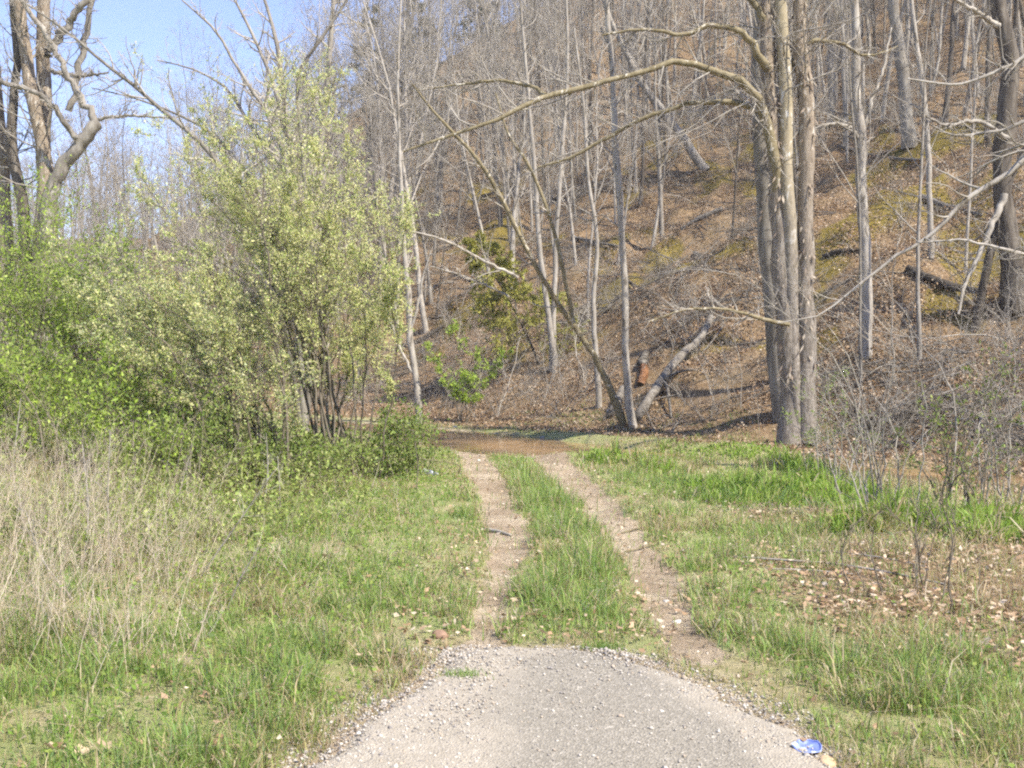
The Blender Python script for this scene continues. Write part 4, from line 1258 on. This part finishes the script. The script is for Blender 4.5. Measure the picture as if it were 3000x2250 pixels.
rng = np.random.default_rng(31)
geos = []
for k in range(12):
    nl = 120
    rad_ = .65 * np.sqrt(rng.uniform(0, 1, nl)); th = rng.uniform(0, 6.28, nl)
    P = np.stack([rad_ * np.cos(th), rad_ * np.sin(th), rng.gamma(1.5, .02, nl)], -1)
    d = rng.normal(size=P.shape); d[:, 2] *= .45
    sz = rng.uniform(.04, .095, nl)
    geos.append(Geo().leaves(P, d, sz, sz * .6, rng, leafbrown[rng.integers(6, size=nl)] * rng.uniform(.5, 1.1, (nl, 1)), .3, rng.normal(0, .6, P.shape) + np.array([0, 0, 1])))
x, y, r = scatter(11000, rng, 21, 75, 1.3)
s = hill_s(x, y); n_ = fbm(x * .6, y * .6, 41., 3)
m = (s > -.9) & (poly_dist(STREAM, x, y)[0] > 1.5) & (rng.uniform(size=len(x)) < .25 + .85 * sstep(.36, .62, n_))
x, y = x[m], y[m]; n_ = len(x)
P, T = lie(x, y, rng.uniform(0, 6.28, n_))
tag(strew('leaf_litter', P, T, rng.uniform(.8, 1.3, n_), rng.integers(12, size=n_), geos, M['litter']), 'brown fallen leaves carpeting the hillside', 'leaves', None, 'stuff')

rng = np.random.default_rng(32)
x, y, r = scatter(120000, rng, 4.2, 26, 1.0)
den = .035 + .8 * np.clip(litter_zone(x, y) * 1.2, 0, 1)
df_ = hill_s(x, y)
m = (rng.uniform(size=len(x)) < den) & ~on_asphalt(x, y, -.05) & (df_ < 0) & (poly_dist(STREAM, x, y)[0] > 1.3) & ~((rut_mask(x, y) > .5) & (rng.uniform(size=len(x)) < .8))
x, y, r = x[m], y[m], r[m]
P = np.stack([x, y, height(x, y) + rng.uniform(.0, .075, len(x))], -1)
d = rng.normal(size=P.shape); d[:, 2] *= .3
nh = rng.normal(0, .5, P.shape) + np.array([0, 0, 1])
sz = rng.uniform(.025, .065, len(x))
g = Geo().leaves(P, d, sz, sz * .6, rng, (leafbrown * np.array([1.15, 1.18, 1.22]))[rng.integers(6, size=len(x))] * rng.uniform(.6, 1.1, (len(x), 1)), .3, nh)
tag(g.build('fallen_leaves', M['litter']), 'pale brown dead leaves lying in the grass either side of the track', 'leaves', None, 'stuff')

# the larger dead leaves one can pick out, curled and lobed
rng = np.random.default_rng(33)
spots = [(225, 1634), (248, 1640), (175, 1645), (465, 1628), (390, 1540), (445, 1520), (480, 1435), (330, 1640), (595, 1505), (120, 1640)]
for k in range(48):
    if k < len(spots): p = gnd(*spots[k]); lab, grp = 'large curled tan dead leaf on the ground at the lower left', 'big dead leaves at the lower left'
    else:
        while True:
            xx, yy = rng.uniform(1.9, 4.2), rng.uniform(6.0, 9.8)
            if abs(xx / yy) < .455: break
        p = np.array([xx, yy, H1(xx, yy)]); lab, grp = 'large pinkish brown dead leaf lying among grass on the right', 'big dead leaves on the right verge'
    sz = rng.uniform(.03, .052)
    th = np.linspace(0, 2 * np.pi, 14, endpoint=False)
    rad = 1 + .14 * np.cos(5 * th + .3) + rng.normal(0, .06, 14)
    rim_ = np.stack([rad * np.cos(th), rad * np.sin(th) * .85, .35 * (rad - .7) + .3 * np.sin(th * rng.integers(1, 3) + rng.uniform(0, 6)) ** 2], -1) * sz
    V = np.vstack([[0, 0, .0], rim_ * .55 * np.array([1, 1, .4]), rim_])
    i = np.arange(14); i2 = (i + 1) % 14
    o = mesh_obj('dead_leaf', V, [np.stack([i * 0, 1 + i, 1 + i2], -1), np.stack([1 + i, 15 + i, 15 + i2, 1 + i2], -1)], M['litter'], None, np.tile(leafbrown[rng.integers(0, 5)] * rng.uniform(.8, 1.15), (29, 1)))
    o.location = up(p, .035); o.rotation_euler = (rng.normal(0, .35), rng.normal(0, .35), rng.uniform(0, 6.28))
    tag(o, lab, 'leaf', grp)

# gravel
rng = np.random.default_rng(34)
y = rng.uniform(4.2, 6.55, 26000); l, rgt = np.interp(y, ASP_Y, ASP_L), np.interp(y, ASP_Y, ASP_R)
x = l - .25 + rng.uniform(0, 1, len(y)) * (rgt - l + .5)
e = np.minimum(x - l, rgt - x)
pr = .07 + .5 * (1 - sstep(.02, .38, np.abs(e))) * (.35 + .65 * sstep(.35, .6, fbm(x * 3, y * 3, 51.))) + .3 * (1 - sstep(.0, .35, x + .3)) + .1 * np.exp(-((y - 6.3) / .2) ** 2)
m = rng.uniform(size=len(y)) < pr
x, y = x[m], y[m]
P = np.stack([x, y, height(x, y) + np.where(on_asphalt(x, y), .018, .004)], -1)
cc = np.array([(.45, .41, .35), (.34, .31, .27), (.55, .51, .44), (.24, .22, .20), (.42, .35, .27)])[rng.integers(5, size=len(x))]
g = Geo().rocks(P, rng.gamma(2., .0022, len(x)) + .0025, rng, cc * rng.uniform(.8, 1.1, (len(x), 1)))
x, y, r = scatter(42000, rng, 6.2, 25, 1.2, 14)
m = (rut_mask(x, y) > .55) & (rng.uniform(size=len(x)) < .10 + .3 * sstep(.5, .65, fbm(x * 1.5, y * 1.5, 55.)))
x, y = x[m], y[m]
P = np.stack([x, y, height(x, y) + .002], -1)
cc = np.array([(.48, .41, .31), (.40, .33, .24), (.55, .49, .40), (.33, .26, .18)])[rng.integers(4, size=len(x))]
g.rocks(P, (rng.gamma(1.8, .0022, len(x)) + .0025) * (1 + y * .03), rng, cc * rng.uniform(.8, 1.1, (len(x), 1)))
mg = leaf_mat('gravel grain', .0, .85, .2)
tag(g.build('gravel', mg, None, None, False), 'loose pale gravel on the asphalt edges and in the wheel ruts', 'gravel', None, 'stuff')

# bare undergrowth on the hill
rng = np.random.default_rng(35)
geos = []
for k in range(14):
    T = walk(np.zeros((1, 3)), nrm(rng.normal(0, .3, (1, 3)) + np.array([[0, 0, 1]])), np.array([1.0]), 7, .16, .0, rng)
    TR = (rng.uniform(.004, .0065) * np.linspace(1, .35, 7))[None]
    g = Geo().tubes(T, TR, 4)
    c1, r1 = grow(T, TR, 7, rng, .15, 1, (25, 70), (.3, .75), 5, .2, .02, .6, .4, .0022); g.tubes(c1, r1, 3)
    c2, r2 = grow(c1, r1, 3, rng, .2, 1, (25, 60), (.4, .8), 3, .2, .0, .7, .5, .0018); g.tubes(c2, r2, 3)
    geos.append(g)
x, y, r = scatter(20000, rng, 21, 80, 1.3)
s = hill_s(x, y)
open_ = sstep(.05, .14, x / y) * (1 - sstep(18, 26, s)) * (1 - .6 * sstep(.38, .46, x / y))
m = (s > .2) & (rng.uniform(size=len(x)) < (.10 + .75 * sstep(.42, .64, fbm(x * .25, y * .25, 61., 3))) * (1 - .82 * open_))
x, y, r = x[m], y[m], r[m]; n_ = len(x)
tag(strew('undergrowth', np.stack([x, y, height(x, y) - .05], -1), np.stack([rng.normal(0, .3, n_), rng.normal(0, .3, n_), rng.uniform(0, 6.28, n_)], -1), rng.gamma(2.2, .45, n_) + .35, rng.integers(14, size=n_), geos, M['twig']),
    'bare grey saplings and twigs bristling over the hillside', 'undergrowth', None, 'stuff')
# fallen brush lying flat, in drifts
rng = np.random.default_rng(135)
geos = []
for k in range(10):
    nb = 3
    T = walk(rng.normal(0, .25, (nb, 3)) * np.array([1, 1, .1]) + np.array([-.8, 0, .05]), nrm(np.stack([np.ones(nb), rng.normal(0, .35, nb), rng.normal(.05, .06, nb)], -1)), rng.uniform(1.0, 2.2, nb), 6, .08, 0, rng)
    TR = rng.uniform(.010, .026, nb)[:, None] * np.linspace(1, .3, 6)[None]
    g = Geo().tubes(T, TR, 5)
    c1, r1 = grow(T, TR, 7, rng, .2, 1, (25, 60), (.3, .6), 4, .16, .03, .5, .4, .004); g.tubes(c1, r1, 3)
    c2, r2 = grow(c1, r1, 3, rng, .2, 1, (25, 60), (.3, .7), 3, .16, .03, .6, .5, .003); g.tubes(c2, r2, 3)
    geos.append(g)
x, y, r = scatter(3600, rng, 22, 75, 1.3)
s = hill_s(x, y)
m = (s > .6) & (rng.uniform(size=len(x)) < .10 + .9 * sstep(.50, .64, fbm(x * .33, y * .33, 63., 3)))
x, y = x[m], y[m]; n_ = len(x)
P, T = lie(x, y, rng.normal(2.6, .7, n_))
tag(strew('fallen_brush', P, T, rng.uniform(.6, 1.3, n_), rng.integers(10, size=n_), geos, M['log']), 'fallen branches and brush strewn in drifts over the slope', 'brush', None, 'stuff')

# grass
fresh = np.array([(.26, .38, .085), (.31, .43, .11), (.22, .34, .08), (.35, .44, .13), (.24, .36, .13)])
lush = np.array([(.26, .40, .06), (.32, .45, .08), (.22, .35, .06), (.36, .46, .11)])
yellow = np.array([(.34, .35, .11), (.40, .37, .15), (.30, .33, .10), (.46, .40, .21)])
straw = np.array([(.50, .40, .24), (.58, .48, .31), (.42, .33, .19), (.62, .54, .38)])


def lush_zone(x, y):
    n = fbm(x * .6, y * .6, 71., 3)
    a = sstep(1.9, 3.0, x) * sstep(13, 14.5, y) * (1 - sstep(20, 24, y)) * (1 - sstep(4.3, 5.4, x))
    b = sstep(2.9, 3.5, x) * sstep(9.2, 10, y) * (1 - sstep(11.6, 12.4, y))
    c = sstep(.9, 1.8, x) * sstep(19, 21, y) * (1 - sstep(25, 27, y)) * (1 - sstep(5, 6.5, x))
    return np.clip(np.maximum.reduce([a, b, c]) * (.12 + 1.4 * sstep(.36, .56, n)), 0, 1)


def strip_zone(x, y):
    l, r_ = np.interp(y, RUT_Y, RUT_L), np.interp(y, RUT_Y, RUT_R)
    t = (x - l) / (r_ - l)
    return sstep(.12, .32, t) * (1 - sstep(.62, .86, t)) * sstep(6.5, 6.8, y) * (1 - sstep(22, 24.5, y))


rng = np.random.default_rng(36)
x, y, r = scatter(660000, rng, 3.6, 35, 1.4)
n1 = fbm(x * 1.6, y * 1.6, 81., 3); n2 = fbm(x * .5, y * .5, 82., 3)
rm = rut_mask(x, y); lz = litter_zone(x, y); lu = lush_zone(x, y); stz = strip_zone(x, y)
cl = fbm(x * 5.5, y * 5.5, 83., 2)
den = (.30 + .75 * sstep(.34, .62, n1)) * (.25 + .95 * sstep(.32, .62, cl))
den = den * (1 - .95 * sstep(.2, .8, rm)) * (1 - .62 * lz)
den = np.maximum(den, lu * 1.0); den = np.maximum(den, stz * 1.0)
s = hill_s(x, y); ds, _ = poly_dist(STREAM, x, y)
den = den * (1 - sstep(-1.6, 1.2, s + 2.4 * (n2 - .5))) * sstep(.9, 1.5, ds) * np.where(on_asphalt(x, y, .02), 0, 1)
far_bank = (s < 3.4) & (s > -4) & (ds > 1.0) & (y > 24.5) & (x > -4) & (x < 6)
den = np.where(far_bank, np.maximum(den, (.45 + .55 * sstep(.42, .6, n1)) * (1 - sstep(.8, 3.4, s))), den)
m = rng.uniform(size=len(x)) < den
x, y, r, n1, n2, lz, lu, stz, cl = [q[m] for q in (x, y, r, n1, n2, lz, lu, stz, cl)]
k = rng.uniform(size=len(x))
edge = np.exp(-np.maximum(np.minimum(np.abs(x - np.interp(y, ASP_Y, ASP_L)), np.abs(x - np.interp(y, ASP_Y, ASP_R))), 0) / .25) * (y < 6.9)
isdry = k < np.clip(.17 + .35 * sstep(.45, .7, n2) + .35 * lz + .2 * edge - .4 * np.maximum(lu, .0) - .10 * stz, .03, .7)
isyel = (~isdry) & (rng.uniform(size=len(x)) < .12 + .5 * sstep(.46, .66, n2) * (1 - stz * .6) * (1 - lu))
cc = fresh[rng.integers(5, size=len(x))]
cc = np.where((rng.uniform(size=len(x)) < lu)[:, None], lush[rng.integers(4, size=len(x))], cc)
cc = np.where(isyel[:, None], yellow[rng.integers(4, size=len(x))], cc)
cc = np.where(isdry[:, None], straw[rng.integers(4, size=len(x))], cc) * rng.uniform(.75, 1.2, (len(x), 1))
hh = rng.gamma(5, .0125, len(x)) * (.7 + .9 * sstep(.4, .7, n1)) + .02
hh = hh * (.6 + .9 * sstep(.35, .7, cl)) * (1 + .7 * stz * sstep(6.6, 7.6, y) * (1 - .8 * sstep(14, 20, y))) * (1 + 1.1 * lu * sstep(.3, .65, n2)) * (1 - .45 * sstep(19, 24, y)) * (1 + .35 * (1 - sstep(5.2, 7.2, r)) * (1 - edge)) * (1 - .5 * edge)
ww = rng.uniform(.0035, .008, len(x)) * (1 + .06 * np.maximum(r - 5, 0)) * (1 + 1.6 * lu)
ln = rng.gamma(2, .28, len(x)) * np.where(isdry, 1.6, 1)
P = np.stack([x, y, height(x, y) - .005], -1)
g = Geo().blades(P, hh, ww, np.minimum(ln, 2.2), rng, cc)
xd, yd, rd = scatter(60000, rng, 5.8, 26, 1.3, 13)
md = (rut_mask(xd, yd) > .2) & (rng.uniform(size=len(xd)) < .3) & ~on_asphalt(xd, yd, -.2)
xd, yd = xd[md], yd[md]; nd = len(xd)
g.blades(np.stack([xd, yd, height(xd, yd) + .004], -1), rng.uniform(.012, .03, nd), rng.uniform(.003, .006, nd) * (1 + .06 * yd), rng.uniform(2, 6, nd), rng, (straw * .8)[rng.integers(4, size=nd)] * rng.uniform(.4, 1.1, (nd, 1)))
# a tuft growing through the asphalt
for (u, v, nb) in ((1000, 1466, 160), (1300, 1405, 260)):
    p = gnd(u, v)
    q = p + np.stack([rng.normal(0, .06, nb), rng.normal(0, .03, nb), np.full(nb, .005)], -1)
    g.blades(q, rng.uniform(.02, .07, nb), np.full(nb, .004), rng.gamma(2, .35, nb), rng, fresh[rng.integers(5, size=nb)])
tag(g.build('grass', M['grass']), 'green and straw-coloured grass along the verges and between the ruts', 'grass', None, 'stuff')

# low leafy weeds in the verges
rng = np.random.default_rng(37)
x, y, r = scatter(150000, rng, 4.4, 24, 1.1)
n1 = fbm(x * 1.1, y * 1.1, 91., 3)
s = hill_s(x, y); ds, _ = poly_dist(STREAM, x, y)
den = sstep(.40, .62, n1) * (.25 + .75 * (1 - sstep(-1.2, -.5, x))) * (1 - sstep(.1, .4, rut_mask(x, y))) * (s < -.5) * (ds > 1.4) * (~on_asphalt(x, y, .15)) * (1 - .7 * litter_zone(x, y))
den = den * (.25 + .75 * sstep(6.5, 9, r))
m = rng.uniform(size=len(x)) < den
x, y, r = x[m], y[m], r[m]
P = np.stack([x, y, height(x, y) + rng.gamma(2.2, .035, len(x)) * (1 + .6 * sstep(-1.5, -4, x))], -1)
d = rng.normal(size=P.shape); d[:, 2] = d[:, 2] * .4 + .2
nh = rng.normal(0, .5, P.shape) + np.array([.1, -.3, 1])
sz = rng.uniform(.018, .04, len(x)) * (1 + .03 * np.maximum(r - 8, 0))
wc = np.array([(.16, .26, .04), (.21, .30, .05), (.12, .20, .035), (.27, .33, .07)])
g = Geo().leaves(P, d, sz, sz * .6, rng, wc[rng.integers(4, size=len(x))] * rng.uniform(.75, 1.2, (len(x), 1)), .2, nh)
tag(g.build('weeds', M['leaf']), 'low leafy weeds spreading through the left verge', 'weeds', None, 'stuff')

# knee-high leafy weeds running up into the thicket
rng = np.random.default_rng(39)
x, y, r = scatter(11000, rng, 6.5, 21, 1.0)
n1 = fbm(x * .7, y * .7, 97., 3)
zone = (1 - sstep(-3.0, -1.5, x + .04 * (y - 8))) * sstep(8.0, 12.0, y - .4 * (x + 3)) * sstep(.36, .56, n1) * (poly_dist(STREAM, x, y)[0] > 2)
m = rng.uniform(size=len(x)) < zone
x, y, r = x[m], y[m], r[m]
P0 = np.stack([x, y, height(x, y) - .02], -1)
T = walk(P0, nrm(rng.normal(0, .35, P0.shape) + np.array([0, 0, 1])), rng.uniform(.2, .9, len(x)) * (.6 + .4 * sstep(9, 14, y)), 5, .14, -.02, rng)
TR = np.full((len(x), 5), .003) * np.linspace(1, .5, 5)
gs = Geo().tubes(T, TR, 3, False, np.tile(np.array([[.22, .2, .09]]), (len(x), 1)))
c1, r1 = grow(T, TR, 3, rng, .2, .9, (25, 60), (.25, .5), 3, .2, 0, .6, .5, .002); gs.tubes(c1, r1, 3, False, np.tile(np.array([[.22, .2, .09]]), (len(c1), 1)))
wc2 = np.array([(.28, .36, .08), (.34, .41, .11), (.23, .31, .07), (.38, .42, .14), (.33, .33, .14)])
leaf_cloud(gs, T, TR, 8, rng, .05, .026, wc2, .1, .04); leaf_cloud(gs, c1, r1, 5, rng, .05, .026, wc2, .1, .03)
tag(gs.build('tall_weeds', M['leaf']), 'knee-high leafy green weeds in front of the shrubs on the left bank', 'weeds', None, 'stuff')

# tall dry grass on the left
rng = np.random.default_rng(38)
x, y, r = scatter(10500, rng, 4.8, 17, 1.1)
n1 = fbm(x * .8, y * .8, 95., 3)
zone = (1 - sstep(-2.6, -1.6, x + .12 * (y - 7))) * sstep(5.4, 6.8, y) * (1 - .8 * sstep(9.5, 12, y)) * (1 - sstep(13, 16, y)) + .12 * (1 - sstep(-1.6, -.8, x)) * sstep(5.2, 6.5, y)
m = (rng.uniform(size=len(x)) < zone * (.12 + .88 * sstep(.42, .62, n1))) & (x / y > -.75)
x, y = x[m], y[m]
tan = np.array([(.54, .45, .32), (.62, .53, .39), (.45, .36, .25), (.66, .58, .45), (.54, .45, .36)])
P0 = np.stack([x, y, height(x, y) - .02], -1)
hgt = rng.uniform(.25, 1.0, len(x)) ** 1.1 * (.55 + .65 * (1 - sstep(-3.4, -1.8, x + .12 * (y - 7)))) + .08
T = walk(P0, nrm(rng.normal(0, .28, P0.shape) + np.array([.05, 0, 1])), hgt, 5, .10, -.02, rng)
TR = rng.uniform(.0016, .0032, len(x))[:, None] * np.linspace(1, .4, 5)[None]
cc = tan[rng.integers(5, size=len(x))] * rng.uniform(.8, 1.15, (len(x), 1))
g = Geo().tubes(T, TR, 3, False, cc)
c1, r1 = grow(T, TR, 6, rng, .4, 1, (15, 50), (.18, .40), 4, .16, -.03, .6, .5, .0011)
g.tubes(c1, r1, 3, False, np.repeat(cc, 6, axis=0))
tag(g.build('dry_grass', M['dry']), 'tall tan dry grass standing in the left foreground', 'grass', None, 'stuff')

# single tall stalks that stand out
for k, (u0, v0, u1, v1, lab) in enumerate([
    (20, 1050, 45, 860, 'tall pale stalk at the left edge rising through the bramble'), (570, 1110, 575, 935, 'pale upright stalk in front of the flowering shrub'), (605, 1120, 600, 985, 'short pale stalk in front of the flowering shrub'),
    (180, 1230, 178, 960, 'tall grey stalk behind the dry grass, left one of a pair'), (240, 1240, 238, 930, 'tall grey stalk behind the dry grass, right one of a pair'), (85, 1200, 40, 1060, 'white slanting stalk in the dry grass near the left edge'),
    (160, 1300, 55, 1100, 'long slanting pale stalk crossing the dry grass'), (370, 1130, 410, 985, 'thin brown stalk leaning right beyond the dry grass'), (430, 1250, 590, 1020, 'long arching cane at the right of the dry grass'),
    (899, 1065, 897, 960, 'dark upright stalk at the edge of the left verge'), (935, 1010, 985, 780, 'thin dark stem rising beside the ford'), (490, 1320, 560, 1180, 'bent straw stalk at the edge of the dry grass')]):
    p = gnd(u0, v0); Yk = p[1]; q = at(u1, v1, Yk)
    rg2 = np.random.default_rng(850 + k)
    L_ = np.linalg.norm(q - p)
    P, R = resample(np.array([p, (p + q) / 2 + rg2.normal(0, .03 * L_, 3), q]), np.array([.006, .005, .003]) * (1 + .02 * Yk), 12)
    t = thing('dry_stalk', lab, 'stalk', p, 'tall single stalks')
    mt = M['stem'] if 'dark' in lab else M['bark_pale']
    Geo().tubes(P, R, 5).build('stem', mt, t, p)
    c1, r1 = grow(P[None], R[None], 9, rg2, .45, 1, (20, 55), (.12, .3), 5, .15, .0, .5, .4, .0018)
    c2, r2 = grow(c1, r1, 3, rg2, .3, 1, (20, 50), (.3, .6), 3, .15, 0, .6, .5, .0013)
    Geo().tubes(c1, r1, 3).tubes(c2, r2, 3).build('side_twigs', mt, t, p)['kind'] = 'stuff'

# ------------------------------------------------------------------ thin volume added to imitate the veil of lens glare
hm = bpy.data.materials.new('thin haze'); hm.use_nodes = True
hn = hm.node_tree
for q in list(hn.nodes):
    if q.type == 'BSDF_PRINCIPLED': hn.nodes.remove(q)
pv = hn.nodes.new('ShaderNodeVolumePrincipled')
pv.inputs['Color'].default_value = (.92, .93, .95, 1); pv.inputs['Density'].default_value = 0.0005; pv.inputs['Anisotropy'].default_value = 0.0
hn.links.new(pv.outputs[0], hn.nodes['Material Output'].inputs['Volume'])
hv = np.array([(x, y, z) for x in (-460, 460) for y in (-460, 460) for z in (-3.0, 95.0)], float)
hf = np.array([(0, 1, 3, 2), (4, 6, 7, 5), (0, 4, 5, 1), (2, 3, 7, 6), (0, 2, 6, 4), (1, 5, 7, 3)])
tag(mesh_obj('lens_veil', hv, hf, hm, None, None, None, False), 'thin pale volume added over the valley to imitate lens glare', 'lens_veil', None, 'stuff')
